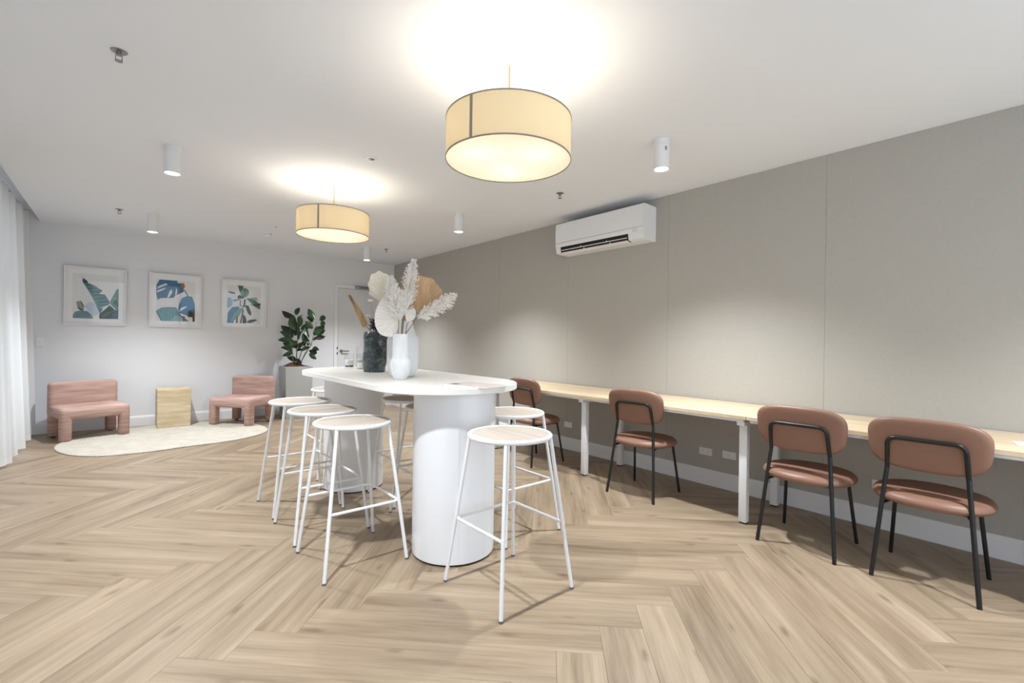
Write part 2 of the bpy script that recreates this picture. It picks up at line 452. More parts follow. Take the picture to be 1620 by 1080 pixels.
def window(name, axis, at, a, b, c, d, parts, label):
    root = empty(name, (at, (a + b) / 2, c) if axis == 'y' else ((a + b) / 2, at, c))
    hw, hh = (b - a) / 2, d - c
    fr = MB()
    def bx(m_, a0, a1, z0, z1, t):
        if axis == 'y': m_.box((-t, a0, z0), (t, a1, z1))
        else: m_.box((a0, -t, z0), (a1, t, z1))
    bx(fr, -hw, hw, 0, 0.05, 0.03); bx(fr, -hw, hw, hh - 0.05, hh, 0.03)
    for k in range(parts + 1):
        x = -hw + 0.025 + (2 * hw - 0.05) * k / parts
        bx(fr, x - 0.025, x + 0.025, 0.05, hh - 0.05, 0.03)
    fr.build('window_frame', M['trim'], root, smooth=False)
    for k in range(parts):
        x0 = -hw + 0.05 + (2 * hw - 0.05) * k / parts; x1 = -hw + (2 * hw - 0.05) * (k + 1) / parts
        g = MB(); bx(g, x0, x1, 0.05, hh - 0.05, 0.003); g.build('pane', M['window_glass'], root, smooth=False)
    return tag(root, label, kind='structure')
for k, (a, b, c, d) in enumerate(LO):
    window('window_%d' % (k + 1), 'y', XW - 0.06, a, b, c, d, 2, ['window behind the sheer curtain beside the camera', 'middle window behind the sheer curtain', 'window behind the sheer curtain next to the pink seat'][k])
window('window_4', 'x', YF - 0.06, -4.6, -0.4, 0.25, 2.45, 4, 'wide window in the wall behind the photographer')

def baseboard(name, pts, vec, label):
    tag(MB().prism(pts, vec).build(name, M['trim'], smooth=False), label, kind='structure')
prof = [(0, 0), (0.014, 0), (0.014, 0.112), (0.011, 0.118), (0.011, 0.126), (0.006, 0.135), (0, 0.135)]
baseboard('baseboard_right', [(-0.008 - d, 0, z) for d, z in prof], (0, YF, 0), 'white skirting board along the taupe wall')
baseboard('baseboard_back', [(XW, -d, z) for d, z in prof], (-1.11 - XW, 0, 0), 'white skirting board along the far wall')
tag(MB().box((-0.075, -0.006, 0.0), (-0.009, 0, H)).build('trim_1', M['trim'], smooth=False), 'narrow white corner strip where far wall meets taupe wall', kind='structure')

# door in the far wall
dr = tag(empty('door_1', (-0.60, 0, 0)), 'flush white door in the far wall behind the flower vases', kind='structure')
MB().box((-0.510, -0.022, 0), (-0.447, 0, 2.15), 0.002, 1).build('door_frame', M['trim'], dr, smooth=False)
MB().box((0.447, -0.022, 0), (0.500, 0, 2.15), 0.002, 1).build('door_frame', M['trim'], dr, smooth=False)
MB().box((-0.447, -0.022, 2.095), (0.447, 0, 2.15), 0.002, 1).build('door_frame', M['trim'], dr, smooth=False)
MB().box((-0.447, -0.004, 0), (0.447, 0, 2.095)).build('door_gap', M['dark'], dr, smooth=False)
MB().box((-0.442, -0.016, 0.006), (0.442, -0.002, 2.090), 0.001, 1).build('door_leaf', M['door'], dr, smooth=False)
hd = MB()
hdl = hd.tube([(-0.385, -0.016, 1.005), (-0.385, -0.026, 1.005)], 0.027, 20).tube(rounded([(-0.385, -0.026, 1.005), (-0.385, -0.062, 1.005), (-0.265, -0.062, 1.005)], 0.02), 0.0105, 10).build('door_handle', M['steel'], dr)
tag(hdl, 'brushed steel lever handle')
for z0, z1 in ((1.035, 1.075), (0.945, 0.985)):
    MB().box((-0.462, -0.0235, z0), (-0.446, -0.021, z1)).build('strike_plate', M['black'], dr, smooth=False)
MB().box((-0.16, -0.075, 2.100), (0.12, -0.022, 2.150), 0.006).box((-0.10, -0.095, 2.112), (0.10, -0.075, 2.122)).build('door_closer', M['steel'], dr)

# ------------------------------------------------------------ sheer curtain
def make_curtain():
    root = empty('curtain', (-4.80, -4.6, 0.0))
    y0, y1 = -0.22 + 4.6, -8.9 + 4.6
    n = 900; zs = [0.035, 0.10, 0.4, 0.9, 1.5, 2.1, 2.45, 2.66]
    rows = []
    for z in zs:
        t = z / 2.66
        row = []
        for i in range(n + 1):
            y = y0 + (y1 - y0) * i / n
            ph = 2 * PI * (y - y0) / 0.42
            amp = 0.075 * (1 - t) + 0.040 * t
            x = 0.045 * (1 - t) ** 1.3 + amp * (math.cos(ph + 0.5 * math.sin(ph * 0.37)) + 0.28 * math.sin(2.3 * ph + 1.0 + t) + 0.16 * math.sin(5.1 * ph + 2 * t))
            row.append((x, y + 0.03 * math.sin(ph * 0.5 + 3 * t) * (1 - t), z))
        rows.append(row)
    mb = MB(); mb.grid(rows[1:]); mb.build('curtain_fabric', M['curtain'], root, angle=80)
    mb = MB(); mb.grid([[(p[0] + 0.002, p[1], p[2]) for p in rows[0]], [(p[0] + 0.002, p[1], p[2]) for p in rows[1]]]); mb.build('hem', M['hem'], root, angle=80)
    MB().box((-0.012, y1, 2.66), (0.012, y0, 2.69)).build('curtain_track', M['white_metal'], root, smooth=False)
    tag(root, 'floor length white sheer curtain hanging along the window wall', 'curtain')
make_curtain()

# ------------------------------------------------------------ high table
def stadium(hw, hy, n=40):
    """hw half width (also end radius), hy distance of the end centres"""
    out = []
    for k in range(n + 1): a = PI * k / n; out.append((hw * math.cos(a), hy + hw * math.sin(a)))
    for k in range(n + 1): a = PI + PI * k / n; out.append((hw * math.cos(a), -hy + hw * math.sin(a)))
    return out
tb = empty('high_table', (-2.408, -5.012, 0))
def top_mesh():
    mb = MB(); rows = []
    for ins, z in ((0.004, 0.934), (0.0, 0.938), (0.0, 0.966), (0.004, 0.970)):
        rows.append([(x, y, z) for x, y in stadium(0.436 - ins, 0.645)])
    vs = mb.grid(rows, closed=True); mb.bm.faces.new(vs[-1]); mb.bm.faces.new(list(reversed(vs[0])))
    return mb
top_mesh().build('tabletop', M['table'], tb)
for dy in (-0.759, 0.759):
    pd = MB().lathe([(0.228, 0.0), (0.228, 0.010)], (0, dy, 0), 64).build('plinth', M['dark'], tb)
    body = MB().lathe([(0.234, 0.010), (0.237, 0.013), (0.237, 0.934)], (0, dy, 0), 64).build('pedestal', M['pedestal'], tb)
    # the pedestal's sheet is joined by a narrow vertical cover strip
    a = R(-118) if dy < 0 else R(-150)
    q = (0.2385 * math.cos(a), dy + 0.2385 * math.sin(a))
    tx, ty = -math.sin(a) * 0.006, math.cos(a) * 0.006
    MB().prism([(q[0] - tx, q[1] - ty, 0.014), (q[0] + tx, q[1] + ty, 0.014), (q[0] + tx * 0.9 - 0.004 * math.cos(a), q[1] + ty * 0.9 - 0.004 * math.sin(a), 0.014), (q[0] - tx * 0.9 - 0.004 * math.cos(a), q[1] - ty * 0.9 - 0.004 * math.sin(a), 0.014)], (0, 0, 0.918)).build('cover_strip', M['pedestal'], tb, smooth=False)
tag(tb, 'long white rounded bar-height table on two drum pedestals', 'table')

# ------------------------------------------------------------ bar stools
def make_stool():
    root = empty('bar_stool')
    RS, ZS = 0.202, 0.752
    MB().tube([(RS * math.cos(2 * PI * k / 48), RS * math.sin(2 * PI * k / 48), ZS) for k in range(48)], 0.0115, 10, closed=True).build('seat_rim', M['white_metal'], root, angle=80)
    seat = MB().lathe([(0.194, 0.744), (0.194, 0.7535)], n=48).build('seat', M['white_metal'], root)
    n = 12; wd = 2 * 0.192 / n; r = 0.1925
    for k in range(n):
        x0 = -0.192 + k * wd + 0.0012; x1 = -0.192 + (k + 1) * wd - 0.0012
        pts = []
        xs = [x0 + (x1 - x0) * j / 4 for j in range(5)]
        for x in xs: pts.append((x, -math.sqrt(max(0, r * r - x * x)), 0.7535))
        for x in reversed(xs): pts.append((x, math.sqrt(max(0, r * r - x * x)) + 1e-5, 0.7535))
        MB().prism(pts, (0, 0, 0.0065)).build('slat', M['slat'], seat, smooth=False)
    ft, tp = 0.224, 0.143
    for sx in (-1, 1):
        for sy in (-1, 1):
            lg = MB().tube([(sx * ft, sy * ft, 0.008), (sx * tp, sy * tp, 0.746)], 0.0095, 12).build('leg', M['white_metal'], root)
            d = (ft - tp) / 0.738 * 0.008
            MB().tube([(sx * (ft + d * 0.9), sy * (ft + d * 0.9), 0.0), (sx * ft, sy * ft, 0.0095)], 0.0102, 12).build('foot_cap', M['foot'], lg)
    z = 0.325; q = ft - (ft - tp) * z / 0.746 + 0.001; e = q - 0.002
    MB().tube(rounded([(-q, -e, z), (-q, q, z), (q, q, z), (q, -e, z)], 0.04, 6), 0.0075, 10).build('footrest', M['white_metal'], root)
    return root
stools = [(-2.418, -6.288, 0, 'white wire-leg bar stool at the near end of the high table, closest to camera'),
          (-2.906, -5.500, -90, 'white bar stool on the curtain side of the table, nearest of the three'),
          (-2.898, -4.964, -90, 'white bar stool on the curtain side of the table, middle of the three'),
          (-2.889, -4.438, -90, 'white bar stool on the curtain side of the table, farthest of the three'),
          (-1.950, -5.748, 180, 'white bar stool on the desk side of the table, behind the nearest stool'),
          (-2.220, -5.245, 90, 'white bar stool tucked between the pedestals, half hidden by the near one'),
          (-2.165, -4.745, 90, 'white bar stool tucked between the pedestals, beside the far pedestal'),
          (-2.385, -3.745, 180, 'white bar stool at the far table end, mostly hidden by the pedestal')]
proto = make_stool()
for i, (x, y, a, lab) in enumerate(stools):
    o = proto if i == 0 else copy_tree(proto)
    o.location = (x, y, 0); o.rotation_euler = (0, 0, R(a))
    tag(o, lab, 'stool', 'white bar stools around the high table')

# ------------------------------------------------------------ pads (upholstery)
def pad(outline, rings, place):
    """outline: unit list of (a, b); rings: (scale, height); place(a, b, h) -> xyz"""
    mb = MB(); rows = [[place(a * s, b * s, h) for a, b in outline] for s, h in rings]
    vs = mb.grid(rows, closed=True)
    mb.bm.faces.new(list(reversed(vs[0]))); mb.bm.faces.new(vs[-1])
    return mb
def superell(hw, hh, ex, n=56, taper=0.0):
    out = []
    for k in range(n):
        a = 2 * PI * k / n; c, s_ = math.cos(a), math.sin(a)
        x = hw * math.copysign(abs(c) ** (2 / ex), c); y = hh * math.copysign(abs(s_) ** (2 / ex), s_)
        out.append((x * (1 + taper * y / hh), y))
    return out
PADR = [(0.04, 1.0), (0.35, 1.0), (0.65, 0.99), (0.85, 0.95), (0.93, 0.82), (0.98, 0.5), (1.0, 0.1), (1.0, -0.1), (0.98, -0.5), (0.93, -0.82), (0.85, -0.95), (0.65, -0.99), (0.35, -1.0), (0.04, -1.0)]

# ------------------------------------------------------------ desk chairs (local +X is the front)
def make_chair():
    root = empty('desk_chair')
    # seat cushion, a rounded disc with a soft crown
    def seat_at(a, b, h):
        rr = (a / 0.235) ** 2 + (b / 0.25) ** 2
        return (a + 0.012, b, 0.424 + (0.030 if h > 0 else 0.026) * h + (0.012 * (1 - rr) if h > 0 else 0))
    pad(superell(0.232, 0.246, 2.25), [(s, -h) for s, h in PADR], seat_at).build('seat', M['leather'], root, angle=80)
    # back cushion, a wide pill that wraps round the sitter
    def back_at(a, b, h):
        return (-0.165 - 0.021 * h + 0.30 * a * a + (b) * -0.16, a, 0.716 + b)
    pad(superell(0.240, 0.137, 3.4, 64, 0.05), [(s, -h) for s, h in PADR], back_at).build('backrest', M['leather'], root, angle=80)
    # back frame: one bent tube behind the cushion, running down into the two rear legs
    pts = [(-0.150, 0.157, 0.575), (-0.196, 0.150, 0.745), (-0.196, -0.150, 0.745), (-0.150, -0.157, 0.575)]
    MB().tube(rounded(pts, 0.045, 7), 0.0105, 12).build('back_frame', M['black'], root, angle=80)
    for s in (-1, 1):
        MB().tube([(-0.222, s * 0.205, 0.0), (-0.152, s * 0.159, 0.560), (-0.150, s * 0.157, 0.580)], 0.0105, 12).build('leg', M['black'], root, angle=80)
        MB().tube([(0.214, s * 0.205, 0.0), (0.150, s * 0.172, 0.392)], 0.0100, 12).build('leg', M['black'], root, angle=80)
        MB().tube([(-0.174, s * 0.174, 0.385), (-0.10, s * 0.150, 0.392), (0.150, s * 0.172, 0.392)], 0.0085, 10).build('seat_rail', M['black'], root, angle=80)
    MB().tube([(0.10, -0.165, 0.392), (0.10, 0.165, 0.392)], 0.0085, 8).tube([(-0.10, -0.15, 0.392), (-0.10, 0.15, 0.392)], 0.0085, 8).build('seat_crossbar', M['black'], root)
    return root
chairs = [(-0.618, -7.625, 0, 'tan leather chair with black tube legs at the near desk, rightmost of four'),
          (-0.638, -7.054, 0, 'tan leather chair with black legs, second from the right picture edge'),
          (-0.620, -5.862, 5, 'tan leather chair with black legs between the two white desk legs, under the air conditioner'),
          (-0.650, -4.580, -1, 'tan leather chair with black legs half hidden behind the high table end')]
proto = make_chair()
for i, (x, y, a, lab) in enumerate(chairs):
    o = proto if i == 0 else copy_tree(proto)
    o.location = (x, y, 0); o.rotation_euler = (0, 0, R(a))
    tag(o, lab, 'chair', 'tan leather chairs along the desks')

# ------------------------------------------------------------ desks along the taupe wall
def make_desk(ya, yb, legs, label):
    root = empty('desk', (-0.36, (ya + yb) / 2, 0)); c = (ya + yb) / 2
    MB().box((-0.368, yb - c, 0.714), (0.340, ya - c, 0.740), 0.0015, 1).build('desktop', M['desk'], root, smooth=False)
    for x in (-0.345, 0.300):
        MB().box((x - 0.012, yb - c + 0.02, 0.697), (x + 0.012, ya - c - 0.02, 0.714)).build('rail', M['white_metal'], root, smooth=False)
    for y in legs:
        MB().box((-0.350, y - c - 0.026, 0.671), (0.290, y - c + 0.026, 0.6975), 0.002, 1).build('support_beam', M['white_metal'], root, smooth=False)
        for x in (-0.285, 0.245):
            lg = MB().box((x - 0.024, y - c - 0.026, 0.010), (x + 0.024, y - c + 0.026, 0.672), 0.003, 2).build('leg', M['white_metal'], root)
            MB().box((x - 0.019, y - c - 0.021, 0.0), (x + 0.019, y - c + 0.021, 0.011)).build('glide', M['dark'], lg, smooth=False)
    return tag(root, label, 'desk', 'oak desks along the taupe wall')
make_desk(-3.86, -6.713, (-3.93, -5.250, -6.672), 'long pale oak desk on white legs, running behind the high table')
make_desk(-6.716, -9.40, (-8.10, -9.33), 'pale oak desk continuing out of frame behind the two nearest tan chairs')
pp = MB().prism([(-0.53, -7.93, 0.7405), (-0.40, -7.905, 0.7405), (-0.36, -8.10, 0.7405), (-0.49, -8.13, 0.7405)], (0, 0, 0.0015)).build('paper_sheet', M['plastic'], smooth=False)
tag(pp, 'white paper sheet on the desk at the right picture edge', 'paper')

# ------------------------------------------------------------ power outlets and light switch
def outlet(y, z, label, sockets=2, w_=0.116, h_=0.062):
    root = empty('power_outlet', (-0.008, y, z))
    MB().box((-0.008, -w_ / 2, -h_ / 2), (0, w_ / 2, h_ / 2), 0.002, 1).build('cover_plate', M['plastic'], root)
    for k in range(sockets):
        dy = (k - (sockets - 1) / 2) * 0.055
        mb = MB()
        for a, b in ((-0.008, 0.006), (0.008, 0.006), (0, -0.012)):
            mb.box((-0.0088, dy + a - 0.0015, b - 0.004), (-0.0075, dy + a + 0.0015, b + 0.004))
        mb.build('socket', M['grey_mark'], root, smooth=False)
        if sockets == 2: MB().box((-0.0105, dy - 0.004, 0.018), (-0.0075, dy + 0.004, 0.026)).build('rocker', M['trim'], root, smooth=False)
    return tag(root, label, 'outlet', 'outlets low on the taupe wall')
outlet(-4.452, 0.281, 'white double power outlet beside the farthest tan chair')
outlet(-6.075, 0.285, 'white double power outlet below the desk, left of the data plate')
outlet(-6.280, 0.291, 'white single-port data plate just left of the white desk leg', 1)
outlet(-7.302, 0.289, 'white power outlet mostly hidden behind the rightmost tan chair seat')
sw = empty('light_switch', (-4.658, 0, 1.13))
MB().box((-0.037, -0.009, -0.058), (0.037, 0, 0.058), 0.002, 1).build('cover_plate', M['plastic'], sw)
MB().box((-0.016, -0.013, -0.012), (0.016, -0.008, 0.014), 0.001, 1).build('rocker', M['trim'], sw)
tag(sw, 'white wall switch on the far wall beside the curtain', 'switch')

# ------------------------------------------------------------ air conditioner
ac = empty('air_conditioner', (-0.008, -4.985, 2.187))
HY = 0.565
body = [(0, 0), (0, 0.330), (-0.196, 0.334), (-0.206, 0.328), (-0.206, 0.06), (-0.196, 0.012), (-0.150, 0.0)]
MB().prism([(x, -HY, z) for x, z in body], (0, 2 * HY, 0)).build('housing', M['plastic'], ac, smooth=False)
fp = [(-0.2065, 0.120), (-0.2065, 0.326), (-0.2125, 0.326), (-0.2165, 0.22), (-0.2155, 0.121)]
MB().prism([(x, -HY + 0.001, z) for x, z in fp], (0, 2 * HY - 0.002, 0)).build('front_panel', M['plastic'], ac, angle=50)
lp = [(-0.2065, 0.072), (-0.2065, 0.114), (-0.2150, 0.114), (-0.2140, 0.080), (-0.210, 0.072)]
MB().prism([(x, -HY + 0.001, z) for x, z in lp], (0, 2 * HY - 0.002, 0)).build('lower_panel', M['plastic'], ac, angle=50)
MB().prism([(x, -0.395, z) for x, z in ((-0.2088, 0.0715), (-0.2085, 0.046), (-0.1980, 0.010), (-0.150, -0.0015), (-0.14, 0.02))], (0, 0.885, 0)).build('air_outlet', M['dark'], ac, smooth=False)
MB().prism([(x, -0.385, z) for x, z in ((-0.2105, 0.037), (-0.2085, 0.033), (-0.175, 0.018), (-0.177, 0.022))], (0, 0.865, 0)).build('louver', M['plastic'], ac, smooth=False)
MB().prism([(x, -0.385, z) for x, z in ((-0.203, 0.011), (-0.201, 0.006), (-0.160, -0.006), (-0.162, -0.001))], (0, 0.865, 0)).build('louver', M['plastic'], ac, smooth=False)
for y in (-0.14, 0.20):
    MB().prism([(-0.211, y - 0.006, 0.036), (-0.211, y + 0.006, 0.036), (-0.207, y, 0.055)], (0.006, 0, 0)).build('louver_clip', M['plastic'], ac, smooth=False)
    MB().prism([(-0.2045, y - 0.046, 0.010), (-0.2045, y - 0.034, 0.010), (-0.2025, y - 0.04, 0.026)], (0.006, 0, 0)).build('louver_clip', M['plastic'], ac, smooth=False)
for z in (0.100, 0.082):
    MB().box((-0.2155, -0.505, z), (-0.2125, -0.450, z + 0.003)).build('marking', M['grey_mark'], ac, smooth=False)
tag(ac, 'white wall-mounted air conditioner high on the taupe wall', 'air conditioner')

# ------------------------------------------------------------ ceiling fittings
def downlight(x, y, label, latch=False):
    root = empty('downlight', (x, y, H))
    MB().lathe([(0.050, -0.036), (0.052, -0.034), (0.052, 0.0)], n=32).build('mount', M['white_metal'], root)
    MB().lathe([(0.044, -0.196), (0.052, -0.200), (0.053, -0.197), (0.053, -0.042), (0.050, -0.0385), (0.050, -0.036)], n=32, cap0=False).build('body', M['white_metal'], root)
    if latch: MB().box((-0.030, -0.0515, -0.085), (-0.018, -0.044, -0.060)).build('latch', M['grey_mark'], root, smooth=False)
    MB().lathe([(0.044, -0.1955), (0.044, -0.1935)], n=32).build('lens', M['lens'], root)
    l = bpy.data.lights.new('downlight_lamp', 'SPOT'); l.energy = DOWN_W; l.spot_size = R(116); l.spot_blend = 1.0
    l.shadow_soft_size = 0.04; l.color = (0.93, 0.97, 1.0)
    lo = bpy.data.objects.new('downlight_lamp', l); COL.objects.link(lo); lo.parent = root; lo.location = (0, 0, -0.215)
    return tag(root, label, 'light', 'cylinder downlights on the ceiling')
downlight(-1.100, -6.290, 'white cylinder downlight right of the big pendant, above the desk chairs', True)
downlight(-3.635, -3.870, 'white cylinder downlight at left, the nearer of the two by the curtain')
downlight(-1.092, -3.790, 'white cylinder downlight left of the air conditioner')
downlight(-3.640, -1.350, 'white cylinder downlight above the three pictures, nearest the far wall at left')
downlight(-1.080, -1.290, 'white cylinder downlight in front of the far door, behind the far pendant')
downlight(-3.635, -6.290, 'white cylinder downlight out of view beside the camera')
downlight(-1.100, -8.790, 'white cylinder downlight out of view behind the camera')

def sprinkler(x, y, s, label):
    root = empty('sprinkler', (x, y, H))
    MB().lathe([(0.034 * s, -0.003), (0.036 * s, 0.0)], n=24).build('escutcheon', M['steel'], root)
    MB().cyl((0, 0), 0.010, -0.022, -0.002, 12).box((-0.014, -0.002, -0.045), (-0.010, 0.002, -0.018)).box((0.010, -0.002, -0.045), (0.014, 0.002, -0.018)).build('nozzle', M['steel'], root, smooth=False)
    MB().lathe([(0.016 * s, -0.050), (0.017 * s, -0.046)], n=16).build('deflector', M['steel'], root)
    return tag(root, label, 'sprinkler', 'fire sprinklers on the ceiling')
sprinkler(-3.933, -5.093, 0.95, 'chrome fire sprinkler at top left of the ceiling, nearest to camera')
sprinkler(-3.932, -1.384, 1.0, 'chrome fire sprinkler on the ceiling left of the downlight over the pictures')
sprinkler(-0.794, -5.034, 1.0, 'chrome fire sprinkler on the ceiling just above the air conditioner')
sprinkler(-0.800, -1.352, 1.0, 'chrome fire sprinkler on the ceiling near the far corner')
sd = empty('smoke_detector', (-2.434, -1.292, H))
MB().lathe([(0.050, 0), (0.050, -0.012), (0.044, -0.016), (0.044, -0.034), (0.030, -0.048)], n=32).build('body', M['plastic'], sd)
MB().lathe([(0.0445, -0.024), (0.0445, -0.028)], n=32).build('vent_slot', M['dark'], sd)
tag(sd, 'white smoke detector dome on the ceiling left of the far pendant', 'detector')
sp = empty('ceiling_sensor', (-2.451, -1.785, H))
MB().lathe([(0.055, 0), (0.053, -0.010), (0.030, -0.016)], n=32).build('body', M['plastic'], sp)
MB().lathe([(0.014, -0.019), (0.016, -0.015)], n=20).build('sensor_eye', M['grey_mark'], sp)
tag(sp, 'flat white round ceiling sensor behind the far pendant', 'sensor')
em = empty('emergency_light', (-2.458, -4.638, H))
MB().lathe([(0.048, 0.0), (0.046, -0.006), (0.028, -0.008), (0.026, -0.004)], n=36, cap1=False).build('bezel', M['plastic'], em)
MB().lathe([(0.026, -0.0035), (0.015, -0.010), (0.006, -0.013)], n=24).build('lamp_lens', M['steel'], em)
tag(em, 'small round emergency light on the ceiling between the two pendants', 'light')

# ------------------------------------------------------------ pendant lamps
def pendant(x, y, zb, zt, seam_deg, label):
    root = empty('pendant_lamp', (x, y, H))
    b, t, r = zb - H, zt - H, 0.307
    MB().lathe([(0.058, 0), (0.058, -0.016), (0.050, -0.022)], n=32).build('ceiling_rose', M['white_metal'], root)
    MB().tube([(0, 0, -0.02), (0, 0, t - 0.02)], 0.0035, 8).build('cord', M['brass'], root)
    # drum of linen, open at the top, with a thickness
    MB().lathe([(r, b), (r, t)], n=96, cap0=False, cap1=False).build('shade', M['shade'], root)
    for zz in (b, t - 0.006):
        MB().lathe([(r - 0.0015, zz), (r + 0.002, zz), (r + 0.002, zz + 0.006), (r - 0.0015, zz + 0.006), (r - 0.0015, zz)], n=96, cap0=False, cap1=False).build('edge_tape', M['shade_trim'], root, smooth=False)
    a0 = R(seam_deg)
    da = 0.007 / r
    MB().prism([((r + q) * math.cos(a0 + d), (r + q) * math.sin(a0 + d), b) for q, d in ((0.0008, -da), (0.0022, -da), (0.0022, 0), (0.0022, da), (0.0008, da))], (0, 0, t - b)).build('seam_tape', M['shade_trim'], root, smooth=False)
    MB().poly([((r - 0.001) * math.cos(2 * PI * k / 64), (r - 0.001) * math.sin(2 * PI * k / 64), b + 0.008) for k in range(64)]).build('diffuser', M['diffuser'], root)
    sp_ = MB()
    for k in range(3):
        a = 2 * PI * k / 3
        sp_.tube([(0, 0, t - 0.02), ((r - 0.002) * math.cos(a), (r - 0.002) * math.sin(a), t - 0.005)], 0.003, 6)
    sp_.lathe([(0.02, t - 0.05), (0.02, t - 0.01)], n=16).build('spider_frame', M['white_metal'], root)
    for k in range(3):
        a = 2 * PI * k / 3 + R(49.8)
        px, py = 0.165 * math.cos(a), 0.165 * math.sin(a)
        hz = b + 0.128
        MB().tube([(0, 0, t - 0.04), (px * 0.7, py * 0.7, hz + 0.01)], 0.006, 8).build('lamp_arm', M['white_metal'], root)
        MB().lathe([(0.004, hz - 0.030), (0.020, hz - 0.022), (0.028, hz), (0.020, hz + 0.022), (0.010, hz + 0.03)], (px, py, 0), 16).build('bulb', M['bulb'], root)
        l = bpy.data.lights.new('bulb_lamp', 'POINT'); l.energy = PEND_W; l.color = (1.0, 0.95, 0.88); l.shadow_soft_size = 0.04
        lo = bpy.data.objects.new('bulb_lamp', l); COL.objects.link(lo); lo.parent = root; lo.location = (px, py, hz)
    return tag(root, label, 'lamp', 'drum pendant lamps over the high table')
pendant(-2.456, -6.291, 2.106, 2.304, 198, 'large cream drum pendant lamp nearest to camera, over the stool')
pendant(-2.453, -3.820, 2.139, 2.346, 228, 'smaller-looking cream drum pendant lamp over the far end of the table')

# ------------------------------------------------------------ lounge corner: rug, two pink chairs, travertine block
def make_rug():
    cx_, cy_ = -3.42, -0.98
    tab = sorted([(198, 1.04), (231, 1.076), (253, 0.963), (277, 0.872), (304, 0.973), (335, 1.067), (364 - 360, 1.0), (58.6, 0.93), (112, 0.86), (150, 0.94), (172, 1.0)])
    def rad(deg):
        deg %= 360; n = len(tab)
        for i in range(n):
            a, ra = tab[i]; b, rb = tab[(i + 1) % n]
            if b < a: b += 360
            d = deg if deg >= a else deg + 360
            if a <= d <= b:
                p0 = tab[i - 1][1]; p3 = tab[(i + 2) % n][1]; t = (d - a) / (b - a)
                return 0.5 * ((2 * ra) + (-p0 + rb) * t + (2 * p0 - 5 * ra + 4 * rb - p3) * t * t + (-p0 + 3 * ra - 3 * rb + p3) * t ** 3)
        return 1.0
    root = empty('rug', (cx_, cy_, 0))
    mb = MB(); n = 180; rows = []
    rnd = random.Random(3)
    for s, z in [(1.0, 0.0), (1.004, 0.006), (1.0, 0.011), (0.992, 0.013)] + [(0.985 - 0.985 * k / 40, 0.0125) for k in range(40)]:
        rows.append([(rad(360 * i / n) * s * math.cos(2 * PI * i / n), rad(360 * i / n) * s * math.sin(2 * PI * i / n), z + (rnd.uniform(-0.002, 0.003) if s < 0.99 else 0)) for i in range(n)])
    vs = mb.grid(rows, closed=True); mb.bm.faces.new(vs[-1])
    mb.build('pile', M['rug'], root, angle=80)
    mb = MB(); mb.grid([[(p[0] * 1.003, p[1] * 1.003, z) for p in rows[0]] for z in (0.0, 0.004)], closed=True); mb.build('binding', M['grey_mark'], root)
    tag(root, 'cream pebble-shaped pile rug under the pink chairs', 'rug')
make_rug()

def make_lounge_chair():
    root = empty('lounge_chair')
    hw, hd = 0.320, 0.270
    MB().box((-hw, -hd, 0.245), (hw, hd, 0.385), 0.045, 5).build('seat', M['pink'], root)
    MB().box((-hw - 0.004, hd - 0.115, 0.245), (hw + 0.004, hd + 0.006, 0.655), 0.05, 5).build('backrest', M['pink'], root)
    for sx in (-1, 1):
        for sy in (-1, 1):
            cx_, cy_ = sx * (hw - 0.054), sy * (hd - 0.054)
            def sq(r, z): return [(cx_ + x, cy_ + y, z) for x, y in superell(r, r, 3.2, 28)]
            mb = MB(); vs = mb.grid([sq(0.049, 0.014), sq(0.053, 0.02), sq(0.054, 0.30)], closed=True)
            mb.bm.faces.new(list(reversed(vs[0]))); mb.bm.faces.new(vs[-1])
            lg = mb.build('leg', M['pink'], root, angle=60)
            MB().cyl((cx_, cy_), 0.02, 0.0, 0.016, 16).build('glide', M['dark'], lg)
    return root
pc = make_lounge_chair(); pc.location = (-4.184, -0.498, 0.004); pc.rotation_euler = (0, 0, R(16.7))
tag(pc, 'low pink upholstered chair beside the curtain', 'chair', 'pink lounge chairs')
pc2 = copy_tree(pc); pc2.location = (-2.565, -0.555, 0.004); pc2.rotation_euler = (0, 0, R(-48.2))
tag(pc2, 'low pink upholstered chair turned towards the curtain, beside the potted plant', 'chair', 'pink lounge chairs')
tt_ = empty('side_table', (-3.350, -0.270, 0.015), R(0.5))
MB().box((-0.182, -0.175, 0), (0.182, 0.175, 0.50), 0.003, 1).build('stone_block', M['travertine'], tt_)
MB().box((-0.181, -0.1762, 0.20), (0.181, -0.1745, 0.2008)).box((-0.181, -0.1762, 0.36), (0.181, -0.1745, 0.3606)).build('stone_joint', M['travertine'], tt_, smooth=False)
tag(tt_, 'square travertine stone side table between the pink chairs', 'table')

# ------------------------------------------------------------ potted plant
def leaf_mesh(mb, base, tip, width, bend=0.15, roll=0.0, n=7):
    base, tip = Vector(base), Vector(tip); ax = tip - base; Ln = ax.length; ax.normalize()
    side = ax.cross(Vector((0, 1, 0.3))).normalized()
    side = (Matrix.Rotation(roll, 3, ax) @ side).normalized(); nr = side.cross(ax)
    rows = []
    for k in range(n + 1):
        t = k / n
        w_ = width * 0.5 * (math.sin(PI * min(1, t * 0.96 + 0.03) ** 0.85)) ** 0.8 + 0.0015
        c = base + ax * Ln * t + nr * (bend * Ln * math.sin(PI * t)) - Vector((0, 0, bend * Ln * t * t * 0.5))
        rows.append([c - side * w_ + nr * w_ * 0.35, c - side * w_ * 0.5 + nr * w_ * 0.1, c, c + side * w_ * 0.5 + nr * w_ * 0.1, c + side * w_ + nr * w_ * 0.35])
    mb.grid(rows)
PX, PY = -1.822, -0.405
pl = empty('potted_plant', (PX, PY, 0))
